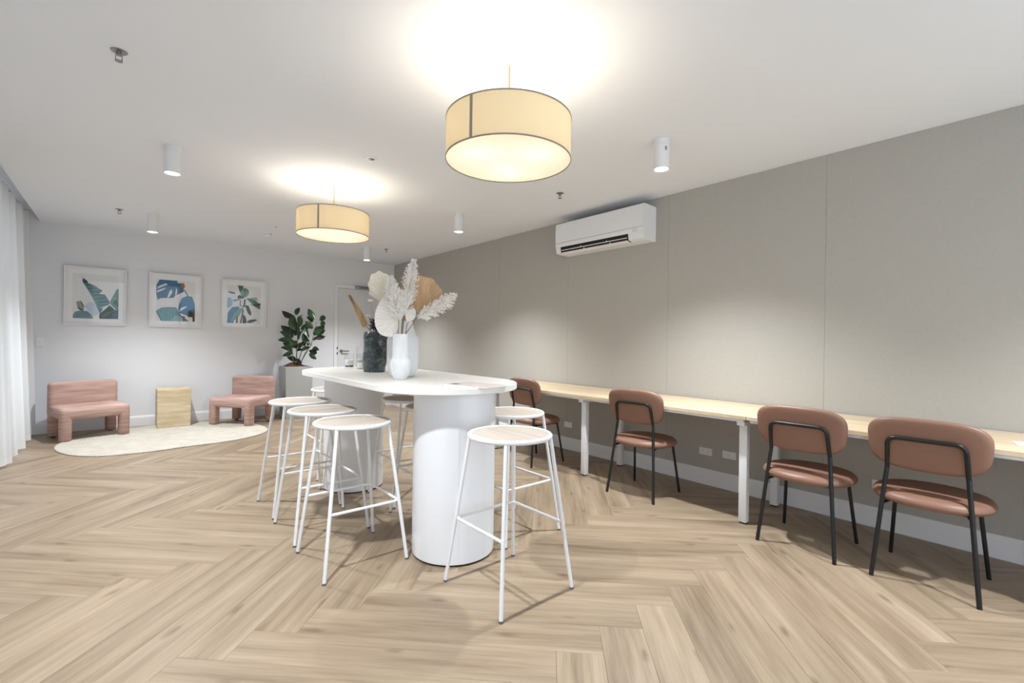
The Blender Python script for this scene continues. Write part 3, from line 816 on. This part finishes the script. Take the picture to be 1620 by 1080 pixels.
def frust(r0, r1, z0, z1, inner=False):
    mb = MB(); q = lambda r, z: [(-r, -r, z), (r, -r, z), (r, r, z), (-r, r, z)]
    vs = mb.grid([q(r0, z0), q(r1, z1), q(r1 - 0.022, z1), q(r1 - 0.03, z1 - 0.06)], closed=True); mb.bm.faces.new(list(reversed(vs[0]))); mb.bm.faces.new(vs[-1])
    bmesh.ops.bevel(mb.bm, geom=list(mb.bm.edges), offset=0.004, segments=1, affect='EDGES'); return mb
frust(0.180, 0.197, 0.0, 0.785).build('planter', M['planter'], pl, angle=30)
mb = MB(); rn = random.Random(5); rows = []
for s in (0.166, 0.13, 0.09, 0.05, 0.01):
    rows.append([(s * math.copysign(min(1, abs(math.cos(a)) * 1.25), math.cos(a)) - 0.02, s * math.copysign(min(1, abs(math.sin(a)) * 1.25), math.sin(a)), 0.755 + (0.166 - s) * 0.45 + rn.uniform(0, 0.03)) for a in [2 * PI * k / 40 for k in range(40)]])
vs = mb.grid(rows, closed=True); mb.bm.faces.new(vs[-1]); mb.build('bark_mulch', M['bark'], pl, angle=10)
Rm = Matrix.Rotation(-YAW, 3, 'Z')
def pz(zx, zy, d=0.0): return Rm @ Vector(((zx - 268) / 613.0, d, 0.80 + (640 - zy) / 613.0))
for pts, r0 in (([(272, 655, 0), (274, 480, 0), (276, 330, 0.02), (268, 190, 0.02)], 0.009), ([(285, 655, 0.02), (345, 540, 0.03), (400, 440, 0.04), (452, 230, 0.03)], 0.008), ([(262, 655, 0.05), (300, 520, 0.06), (330, 380, 0.08), (345, 250, 0.08)], 0.008), ([(300, 655, -0.03), (370, 520, -0.05), (430, 440, -0.05)], 0.006), ([(255, 655, -0.03), (245, 520, -0.04), (225, 400, -0.04), (215, 260, -0.03)], 0.006)):
    MB().tube([pz(*q) for q in pts], [r0, r0 * 0.85, r0 * 0.6, r0 * 0.35][:len(pts)], 8).build('stem', M['stem'], pl, angle=80)
LV = [(135,120,235,185),(300,90,265,165),(400,100,450,200),(180,190,225,245),(265,160,265,310),(360,160,305,225),(355,175,420,225),(565,170,500,215),(550,220,505,260),(125,260,245,330),(112,318,240,370),(85,398,225,430),(110,430,240,450),(110,470,230,510),(155,550,240,520),(190,560,270,600),(380,230,300,300),(370,220,430,290),(510,250,420,350),(535,295,450,350),(560,385,440,405),(530,360,440,385),(440,430,390,455),(505,485,430,490),(485,520,400,500),(455,578,390,530),(340,620,270,590),(325,495,260,510),(230,375,285,480),(330,300,290,400),(370,380,360,460),(405,370,365,270),(345,505,410,470),(320,420,290,480),(250,590,300,630),(300,180,270,280),(480,260,430,330),(210,440,290,420),(350,330,400,430),(270,250,255,360)]
rn = random.Random(11)
for k, (tx, ty, bx_, by_) in enumerate(LV):
    d = rn.uniform(-0.12, 0.10); L_ = math.hypot(tx - bx_, ty - by_) / 613
    mb = MB(); leaf_mesh(mb, pz(bx_, by_, d * 0.4), pz(tx, ty, d), max(0.075, min(0.125, 0.52 * L_)) * rn.uniform(0.9, 1.15), 0.10, rn.uniform(-0.7, 0.7))
    mb.build('leaf', M['leaf_dark'] if k % 3 == 0 else M['leaf'], pl, angle=80)
tag(pl, 'tall leafy green plant in a square grey planter by the door', 'plant')

# ------------------------------------------------------------ three framed botanical prints on the far wall
_cm = {}
def ink(c):
    if c not in _cm: _cm[c] = mat('print_ink_%d' % len(_cm), srgb(*c), 0.8, noise=(25, 0.22))
    return _cm[c]
def picture(xc, shapes, fr_, label):
    W_, H_ = 0.600, 0.736
    root = empty('framed_print', (xc, 0, 1.350)); root.rotation_euler = (R(1.0), 0, 0)
    (x0, y0), (x1, y1), (x2, y2), (x3, y3) = fr_      # corners of the frame where the print was studied: tl, tr, bl, br
    y_in = -0.018
    for a, b in (((-W_ / 2, 0), (-W_ / 2 + 0.017, H_)), ((W_ / 2 - 0.017, 0), (W_ / 2, H_)), ((-W_ / 2 + 0.017, 0), (W_ / 2 - 0.017, 0.017)), ((-W_ / 2 + 0.017, H_ - 0.017), (W_ / 2 - 0.017, H_))):
        MB().box((a[0], -0.034, a[1]), (b[0], -0.001, b[1]), 0.001, 1).build('frame_rail', M['white_metal'], root, smooth=False)
    MB().box((-W_ / 2 + 0.017, -0.012, 0.017), (W_ / 2 - 0.017, -0.002, H_ - 0.017)).build('mount', M['mount'], root, smooth=False)
    pr = MB().box((-0.222, -0.0125, 0.082), (0.222, -0.0118, H_ - 0.085)).build('print', M['paper'], root, smooth=False)
    for k, (c, pts) in enumerate(shapes):
        q = []
        for x, y in pts:
            v = 0.5
            for _ in range(3):
                xl = x0 + (x2 - x0) * v; xr = x1 + (x3 - x1) * v; u = (x - xl) / (xr - xl)
                yt = y0 + (y1 - y0) * u; yb = y2 + (y3 - y2) * u; v = (y - yt) / (yb - yt)
            q.append((max(-0.222, min(0.222, (u - 0.5) * W_)), -0.0128 - 0.00012 * k, max(0.082, min(H_ - 0.085, (1 - v) * H_))))
        cl = [q[0]]
        for p_ in q[1:]:
            if (Vector(p_) - Vector(cl[-1])).length > 1e-4: cl.append(p_)
        MB().poly(cl).build('printed_leaf', ink(c), pr, smooth=False)
    MB().box((-W_ / 2 + 0.017, -0.0225, 0.017), (W_ / 2 - 0.017, -0.0205, H_ - 0.017)).build('glass', M['glass'], root, smooth=False)
    return tag(root, label, 'picture', 'framed botanical prints on the far wall')
teal, dgreen, gteal, gblue, pale = (72, 116, 122), (32, 60, 52), (98, 142, 132), (112, 142, 154), (186, 206, 220)
f1 = [(pale, [(385, 750), (430, 700), (500, 690), (560, 770), (590, 850), (520, 890), (440, 820)]),
      (gblue, [(225, 880), (250, 830), (330, 805), (430, 820), (490, 870), (510, 925), (230, 925)]),
      ((150, 146, 134), [(265, 690), (330, 670), (375, 740), (380, 800), (340, 815), (290, 770)]),
      ((56, 70, 66), [(330, 700), (345, 690), (378, 745), (378, 770)]), ((56, 70, 66), [(285, 760), (370, 800), (365, 815), (300, 790)]),
      (teal, [(345, 405), (420, 420), (555, 475), (560, 490), (635, 525), (585, 575), (670, 580), (715, 645), (745, 690), (740, 720), (650, 765), (640, 800), (605, 850), (560, 770), (480, 610)]),
      ((118, 156, 158), [(350, 412), (400, 470), (470, 560), (545, 690), (600, 830), (560, 770), (480, 610)]),
      (dgreen, [(600, 850), (680, 790), (745, 730), (895, 840), (895, 925), (610, 925)]),
      (gteal, [(840, 510), (885, 495), (890, 700), (890, 830), (760, 720), (745, 690)]),
      ((64, 104, 98), [(870, 560), (890, 560), (890, 760), (800, 700)]),
      ((60, 88, 110), [(790, 860), (895, 780), (895, 925), (800, 925)]),
      ((24, 44, 40), [(690, 870), (720, 760), (750, 740), (740, 880), (700, 925)]),
      ((210, 220, 220), [(600, 778), (735, 722), (745, 732), (640, 775)]), ((30, 44, 44), [(595, 870), (608, 870), (622, 925), (602, 925)]), ((54, 72, 84), [(345, 405), (350, 355), (380, 370), (420, 400), (420, 425), (370, 425)])]
for a_, b_ in (((400, 470), (560, 478)), ((430, 520), (600, 515)), ((460, 565), (590, 570)), ((490, 620), (670, 600)), ((520, 670), (700, 650)), ((545, 715), (735, 700)), ((565, 750), (700, 735))):
    f1.append(((120, 158, 156), [a_, (b_[0], b_[1] - 5), (b_[0], b_[1] + 4), (a_[0] + 3, a_[1] + 10)]))
for k_ in range(6):
    f1.append(((136, 172, 158), [(762 + 12 * k_, 700 - 26 * k_), (886, 560 + 34 * k_), (886, 568 + 34 * k_), (764 + 12 * k_, 708 - 26 * k_)]))
    f1.append(((60, 96, 80), [(640 + 30 * k_, 900 - 20 * k_), (690 + 36 * k_, 830 - 6 * k_), (698 + 36 * k_, 838 - 6 * k_), (646 + 30 * k_, 918 - 20 * k_)]))
f2 = [((62, 108, 146), [(125, 250), (170, 178), (395, 190), (395, 220), (445, 225), (485, 330), (375, 380), (350, 410), (190, 415), (150, 440), (125, 350)])] + \
     [((226, 228, 230), q) for q in ([(130, 300), (180, 255), (250, 228), (275, 245), (200, 270)], [(130, 345), (150, 320), (240, 285), (240, 298), (180, 330)], [(270, 410), (300, 320), (330, 305), (330, 350), (300, 400)], [(370, 385), (380, 285), (395, 310), (390, 360)])] + \
     [((150, 106, 66), [(440, 225), (480, 225), (495, 265), (480, 300), (445, 280)]), ((92, 124, 144), [(480, 305), (495, 305), (545, 385), (530, 390)]),
      ((100, 150, 162), [(135, 575), (200, 535), (300, 525), (390, 530), (420, 600), (480, 660), (500, 706), (210, 706)]),
      ((140, 176, 180), [(320, 700), (370, 640), (440, 620), (490, 680), (500, 706)]),
      ((72, 128, 172), [(415, 600), (420, 500), (460, 410), (530, 385), (590, 390), (640, 490), (640, 590), (560, 600), (545, 640), (500, 620)]),
      ((226, 228, 230), [(425, 585), (450, 535), (520, 512), (525, 525), (470, 560)]),
      ((58, 54, 40), [(560, 560), (640, 545), (648, 710), (610, 710), (605, 650), (545, 650)]),
      ((66, 96, 112), [(135, 585), (145, 580), (215, 700), (200, 705)]), ((54, 64, 66), [(390, 600), (400, 595), (555, 700), (535, 706)]), ((70, 84, 72), [(470, 640), (505, 640), (515, 706), (480, 706)])]
for k_ in range(6):
    f2.append(((128, 172, 182), [(200 + 40 * k_, 690), (230 + 36 * k_, 560 - 4 * k_), (236 + 36 * k_, 560 - 4 * k_), (207 + 40 * k_, 692)]))
bud = [(1262 + 57 * math.cos(2 * PI * k / 20), 345 + 57 * math.sin(2 * PI * k / 20)) for k in range(20)]
f3 = [((62, 112, 82), [(1170, 255), (1240, 255), (1245, 290), (1200, 340)]), ((122, 148, 136), bud), ((80, 108, 98), [(1262, 290), (1270, 290), (1268, 400), (1255, 400)]),
      ((54, 88, 78), [(1170, 400), (1190, 375), (1250, 395), (1265, 410), (1220, 425), (1175, 420)]),
      ((146, 180, 204), [(1040, 420), (1080, 405), (1115, 450), (1110, 510), (1040, 545)]), ((74, 118, 156), [(1035, 340), (1080, 332), (1138, 345), (1140, 365), (1090, 360)]),
      ((72, 126, 172), [(1045, 736), (1060, 600), (1110, 530), (1200, 520), (1180, 600), (1130, 736)]),
      ((118, 152, 176), [(1115, 435), (1200, 425), (1205, 440), (1130, 460)]),
      ((76, 116, 96), [(1285, 415), (1380, 420), (1470, 490), (1475, 555), (1400, 520), (1320, 450)]), ((150, 178, 166), [(1330, 410), (1420, 400), (1440, 440), (1390, 440)]),
      ((44, 58, 52), [(1330, 495), (1440, 490), (1475, 470), (1475, 500), (1400, 512)]), ((42, 60, 54), [(1270, 500), (1320, 510), (1360, 600), (1350, 640), (1310, 600)]),
      ((122, 164, 154), [(1095, 712), (1130, 620), (1200, 540), (1260, 535), (1210, 630), (1130, 712)]),
      ((60, 54, 50), [(1215, 736), (1245, 560), (1260, 560), (1235, 736)]), ((60, 54, 50), [(1165, 736), (1170, 640), (1185, 640), (1185, 736)]), ((60, 54, 50), [(1260, 430), (1280, 430), (1268, 535), (1250, 525)]),
      ((60, 54, 50), [(1205, 440), (1216, 440), (1216, 500), (1250, 520), (1250, 530), (1205, 505)]),
      ((46, 46, 48), [(1250, 736), (1250, 620), (1280, 640), (1300, 700), (1290, 736)]), ((58, 84, 76), [(1290, 720), (1340, 685), (1420, 680), (1450, 700), (1430, 695), (1350, 730)])]
picture(-4.154, f1, ((85, 183), (985, 237), (105, 1008), (995, 1020)), 'framed print of a tall torn banana leaf, nearest the curtain')
picture(-3.316, f2, ((40, 95), (715, 140), (50, 775), (725, 780)), 'framed print of blue split leaves, middle picture above the stone table')
picture(-2.471, f3, ((965, 175), (1545, 205), (980, 797), (1555, 803)), 'framed print of a plant bud and leaves, nearest the potted plant')

# ------------------------------------------------------------ things on the high table (top at z = 0.970)
ZT = 0.970
rv = empty('ribbed_vase', (-2.577, -5.406, ZT))
def ribs(a, z): return 1.0 + (0.034 * math.cos(26 * a) if 0.004 < z < 0.279 else 0)
MB().lathe([(0.036, 0.0), (0.040, 0.004), (0.052, 0.035), (0.060, 0.075), (0.061, 0.105), (0.0565, 0.120), (0.050, 0.128), (0.048, 0.135), (0.047, 0.278), (0.0465, 0.284), (0.042, 0.284), (0.041, 0.15), (0.03, 0.02)], n=208, mod=ribs).build('vase_body', M['ceramic'], rv)
tag(rv, 'white ribbed ceramic vase in front, holding the pampas', 'vase')
bv = empty('bottle_vase', (-2.445, -5.180, ZT))
MB().lathe([(0.070, 0.0), (0.082, 0.006), (0.100, 0.045), (0.106, 0.10), (0.106, 0.245), (0.100, 0.262), (0.086, 0.285), (0.070, 0.325), (0.060, 0.372), (0.056, 0.374), (0.056, 0.33), (0.05, 0.05)], n=64).build('vase_body', M['ceramic'], bv)
tag(bv, 'smooth white bottle-shaped vase standing behind the ribbed vase', 'vase')
dv = empty('glass_vase', (-2.418, -4.674, ZT))
def facet(a, z):
    return 1.12 + 0.05 * math.sin(3 * a + 14 * z) + 0.045 * math.sin(5 * a - 22 * z + 1.3) + 0.03 * math.sin(2 * a + 31 * z) * (1 if z > 0.01 else 0)
MB().lathe([(0.070, 0.0), (0.073, 0.006), (0.076, 0.05), (0.083, 0.10), (0.086, 0.15), (0.084, 0.20), (0.082, 0.25), (0.074, 0.29), (0.068, 0.305), (0.062, 0.305), (0.066, 0.26), (0.06, 0.03)], n=22, mod=facet).build('vase_body', M['smoky'], dv, angle=12)
tag(dv, 'dark teal hammered glass vase', 'vase')
def candle(x, y, label):
    root = empty('candle_glass', (x, y, ZT))
    MB().lathe([(0.034, 0.0), (0.037, 0.003), (0.038, 0.12), (0.0365, 0.12), (0.0355, 0.012), (0.0, 0.010)], n=32, cap1=False).build('glass_cup', M['jar'], root)
    MB().lathe([(0.0335, 0.030), (0.0348, 0.034), (0.0348, 0.072), (0.030, 0.074)], n=28).build('wax', M['wax'], root)
    MB().tube([(0, 0, 0.073), (0.001, 0, 0.084)], 0.0012, 6).build('wick', M['dark'], root)
    rn_ = random.Random(int(x * 1000)); mb = MB()
    for k in range(14):
        a = rn_.uniform(0, 2 * PI); q = rn_.uniform(0.01, 0.028)
        mb.lathe([(0.002, 0.011), (0.0055, 0.015), (0.0055, 0.019), (0.002, 0.023)], (q * math.cos(a), q * math.sin(a), rn_.uniform(0, 0.006)), 8)
    mb.build('dark_pebbles', M['dark'], root)['kind'] = 'stuff'
    return tag(root, label, 'candle', 'candle glasses on the high table')
candle(-2.437, -4.198, 'candle in clear glass with dark pebbles, left one on the table')
candle(-2.290, -4.072, 'candle in clear glass beside the clear bottle')
cb = empty('glass_bottle', (-2.365, -4.300, ZT))
MB().lathe([(0.044, 0.0), (0.048, 0.004), (0.048, 0.175), (0.040, 0.19), (0.016, 0.196), (0.014, 0.235), (0.012, 0.235), (0.013, 0.19), (0.045, 0.17), (0.045, 0.008), (0.0, 0.006)], n=32, cap1=False).build('bottle_body', M['jar'], cb)
MB().lathe([(0.0435, 0.008), (0.0435, 0.045), (0.04, 0.047)], n=28).build('liquid', M['wax'], cb)
tag(cb, 'clear glass bottle behind the dark vase', 'bottle')
bk = empty('brochure', (-2.392, -5.962, ZT), R(12))
MB().box((-0.105, -0.150, 0.0), (0.105, 0.150, 0.004), 0.0005, 1).build('pages', M['plastic'], bk, smooth=False)
MB().box((-0.104, -0.149, 0.004), (0.104, 0.149, 0.0045)).build('cover', mat('brochure_cover', srgb(206, 196, 190), 0.5, noise=(14, 0.12)), bk, smooth=False)
MB().box((-0.080, 0.085, 0.0046), (-0.030, 0.135, 0.0049)).build('cover_image', mat('brochure_image', srgb(110, 88, 76), 0.6, noise=(30, 0.3)), bk, smooth=False)
tag(bk, 'pale printed brochure lying on the near end of the table', 'brochure')

# ------------------------------------------------------------ dried flowers (local x = across, y = back, z = up; metres from the vase mouth)
def zoomed(zx, zy): return ((zx - 562) / 1323.0, (655 - zy) / 1323.0)
VM = Vector((-2.577, -5.406, ZT + 0.284))
def stem_root(name, pos=VM): return empty(name, tuple(pos), -YAW)
def plume(base, tip, width, depth, seed, label, n=150, neck=0.0):
    rn_ = random.Random(seed)
    root = stem_root('pampas_plume')
    (bx, bz), (tx, tz) = zoomed(*base), zoomed(*tip)
    B = Vector((bx, depth, bz)); T = Vector((tx, depth + 0.02, tz)); mx = max(-0.03, min(0.03, bx * 0.5 + neck)); Bv = Vector((-mx * 0.5, 0.0, -0.22))
    mb = MB()
    ax = (T - B); Ln = ax.length; ax.normalize()
    MB().tube([Bv, (mx, depth * 0.3, 0.0), B, B + ax * Ln * 0.9], [0.003, 0.003, 0.0028, 0.001], 6).build('stem', M['twig'], root)
    s1 = ax.orthogonal().normalized(); s2 = ax.cross(s1)
    for k in range(n):
        t = (k + rn_.random()) / n
        env = 1.5 * width * (math.sin(PI * min(1.0, 0.16 + 0.84 * t)) ** 0.7) * (1 - 0.25 * t)
        a = rn_.uniform(0, 2 * PI); out = (s1 * math.cos(a) + s2 * math.sin(a))
        o = B + ax * Ln * t * 0.93
        bl = max(0.018, env * rn_.uniform(0.8, 1.25)); d = (out * 0.62 + ax * rn_.uniform(0.7, 1.1)).normalized()
        m_ = 9
        for j in range(m_):
            f = (j + 0.5) / m_
            p = o + d * bl * f + Vector((0, 0, -0.18 * bl * f * f))
            for side in (-1, 1):
                dd = (d + Vector((rn_.uniform(-1, 1), rn_.uniform(-1, 1), rn_.uniform(-1, 1))) * 0.75).normalized()
                l2 = rn_.uniform(0.010, 0.019); w2 = rn_.uniform(0.0022, 0.0036)
                pr = dd.orthogonal().normalized(); pr.rotate(Matrix.Rotation(rn_.uniform(0, PI), 3, dd))
                v = [mb.bm.verts.new(p - pr * w2 * 0.4), mb.bm.verts.new(p + dd * l2 * 0.5 + pr * w2), mb.bm.verts.new(p + dd * l2), mb.bm.verts.new(p + dd * l2 * 0.5 - pr * w2)]
                mb.bm.faces.new(v)
    mb.build('plume', M['pampas'], root, smooth=False)
    return tag(root, label, 'dried flower', 'pampas plumes in the ribbed vase')
plume((590, 500), (660, 22), 0.058, 0.00, 1, 'tall white pampas plume standing straight up in the ribbed vase', 200)
plume((560, 550), (478, 178), 0.058, -0.045, 2, 'short white pampas plume leaning left in front of the white palm leaf', 170, -0.012)
plume((690, 520), (1012, 312), 0.058, 0.01, 3, 'white pampas plume leaning far right in the ribbed vase', 180, 0.012)

def fan(name, hinge, a0, a1, rfun, n, depth, mt, label, pleat=0.006, tilt=0.0, stem_to=None, pos=VM, cup=0.0):
    """pleated palm leaf: hinge in zoom px; angles measured counter-clockwise from +x"""
    root = stem_root(name, pos)
    hx, hz = zoomed(*hinge); hx -= 0; rows = []
    for i in range(n + 1):
        t = i / n; a = R(a0 + (a1 - a0) * t); row = []
        for j in range(9):
            f = j / 8; q = 0.004 + rfun(t) * f
            off = pleat * (1 if i % 2 else -1) * min(1, f * 1.3) + tilt * q * math.cos(a) + cup * f * f
            row.append((hx + q * math.cos(a), depth + off, hz + q * math.sin(a)))
        rows.append(row)
    mb = MB(); mb.grid(rows); lf = mb.build('palm_leaf', mt, root, smooth=False)
    sm = lf.modifiers.new('thickness', 'SOLIDIFY'); sm.thickness = 0.0012
    MB().tube([(0.0, 0.0, -0.22), (hx * 0.5, depth * 0.5, hz * 0.4), (hx, depth + 0.003, hz + 0.01)], 0.0028, 6).build('stem', M['twig'], root)
    return tag(root, label, 'dried leaf', 'dried palm leaves in the vases')
fan('palm_fan', (580, 518), 62, 248, lambda t: 0.170 * (0.94 + 0.06 * math.sin(t * 9)) * (0.80 + 0.28 * math.sin(PI * (0.1 + 0.8 * t))) * (1.0 if t < 0.85 else 1 - 0.9 * (t - 0.85)), 46, -0.012, M['fan_white'], 'large white pleated round palm leaf facing the camera', 0.0035, 0.12)
fan('palm_fan', (590, 470), -75, 20, lambda t: 0.062 + 0.012 * math.sin(PI * t), 22, -0.006, M['fan_white'], 'small white pleated palm leaf low beside the leaning plume', 0.002, -0.1)
fan('palm_fan', (430, 420), 72, 148, lambda t: 0.125 + 0.095 * math.sin(PI * min(1.0, 0.05 + t * 0.95)) ** 1.4 + 0.005 * math.sin(t * 34), 40, 0.05, M['fan_cream'], 'cream palm leaf with a ruffled edge, upper left of the bouquet', 0.003, 0.1)
fan('palm_fan', (640, 470), 8, 118, lambda t: 0.165 + 0.004 * math.sin(t * 30) + 0.075 * math.sin(PI * t) ** 0.8, 60, 0.075, M['fan_tan'], 'tan pleated palm leaf behind the tall pampas plume', 0.004, -0.05)

# the dark vase's dried stems
DM = Vector((-2.418, -4.674, ZT + 0.300))
def dz(zx, zy): return ((zx - 372) / 1086.0, (640 - zy) / 1086.0)
st = stem_root('dried_palm_spear', DM)
(x0, z0), (x1, z1) = dz(290, 590), dz(148, 330)
MB().tube([(0.0, 0, -0.2), (-0.02, 0, 0.0), (x0, 0.0, z0)], 0.003, 6).build('stem', M['twig'], st)
mb = MB(); rows = []
for k in range(13):
    t = k / 12; c = Vector((x0 + (x1 - x0) * t, 0.012 * math.sin(PI * t), z0 + (z1 - z0) * t))
    w_ = 0.021 * (0.6 + 0.6 * math.sin(PI * min(1, t + 0.25))) if t < 0.95 else 0.010
    nx = Vector((z1 - z0, 0, -(x1 - x0))).normalized()
    rows.append([c + nx * w_ * (j / 4 - 1) + Vector((0, 0.006 * (1 if j % 2 else -1), 0)) for j in range(9)])
mb.grid(rows); lf = mb.build('folded_leaf', M['straw'], st, smooth=False)
lf.modifiers.new('thickness', 'SOLIDIFY').thickness = 0.0015
tag(st, 'straw-coloured folded palm spear leaning left from the dark vase', 'dried leaf')
bf = stem_root('dark_dried_flowers', DM)
rn = random.Random(21); mb = MB()
P0, P1 = Vector((*[dz(356, 560)[0]], -0.02, dz(356, 560)[1])), Vector((dz(495, 625)[0], -0.02, dz(495, 625)[1] + 0.01))
for k in range(1100):
    t = rn.random(); c = P0.lerp(P1, t) + Vector((rn.uniform(-0.028, 0.028), rn.uniform(-0.04, 0.04), rn.uniform(-0.045, 0.035)))
    d = Vector((rn.uniform(-1, 1), rn.uniform(-1, 1), rn.uniform(-1, 1))).normalized(); q = d.orthogonal().normalized(); l_ = rn.uniform(0.010, 0.018)
    mb.bm.faces.new([mb.bm.verts.new(c), mb.bm.verts.new(c + d * l_ * 0.5 + q * 0.0045), mb.bm.verts.new(c + d * l_), mb.bm.verts.new(c + d * l_ * 0.5 - q * 0.0045)])
mb.build('florets', M['blackflower'], bf, smooth=False)['kind'] = 'stuff'
mb = MB()
for k in range(6):
    c = P0.lerp(P1, k / 5); mb.tube([(rn.uniform(-0.03, 0.03), rn.uniform(-0.02, 0.02), -0.15), (c.x * 0.5, c.y, 0.0), tuple(c)], 0.002, 5)
mb.build('stalks', M['blackflower'], bf)
tag(bf, 'bunch of near-black dried flowers drooping right from the dark vase', 'dried flower')
for (fx, fz), lab in (((318, 378), 'small white dried bloom above the dark vase, upper one'), ((298, 505), 'small pale dried bloom just above the dark vase rim')):
    rt_ = stem_root('dried_bloom', DM); x_, z_ = dz(fx, fz)
    MB().tube([(0.01, 0.01, -0.15), (x_ * 0.3, 0.02, z_ * 0.4), (x_, 0.02, z_)], 0.0016, 6).build('stem', M['twig'], rt_)
    for k in range(7):
        a = 2 * PI * k / 7; mb = MB()
        leaf_mesh(mb, (x_, 0.02, z_), (x_ + 0.022 * math.cos(a), 0.02 + 0.018 * math.sin(a), z_ + 0.012), 0.016, 0.2, 0.0, 4)
        mb.build('petal', M['fan_cream'], rt_, angle=80)
    tag(rt_, lab, 'dried flower', 'small blooms in the dark vase')
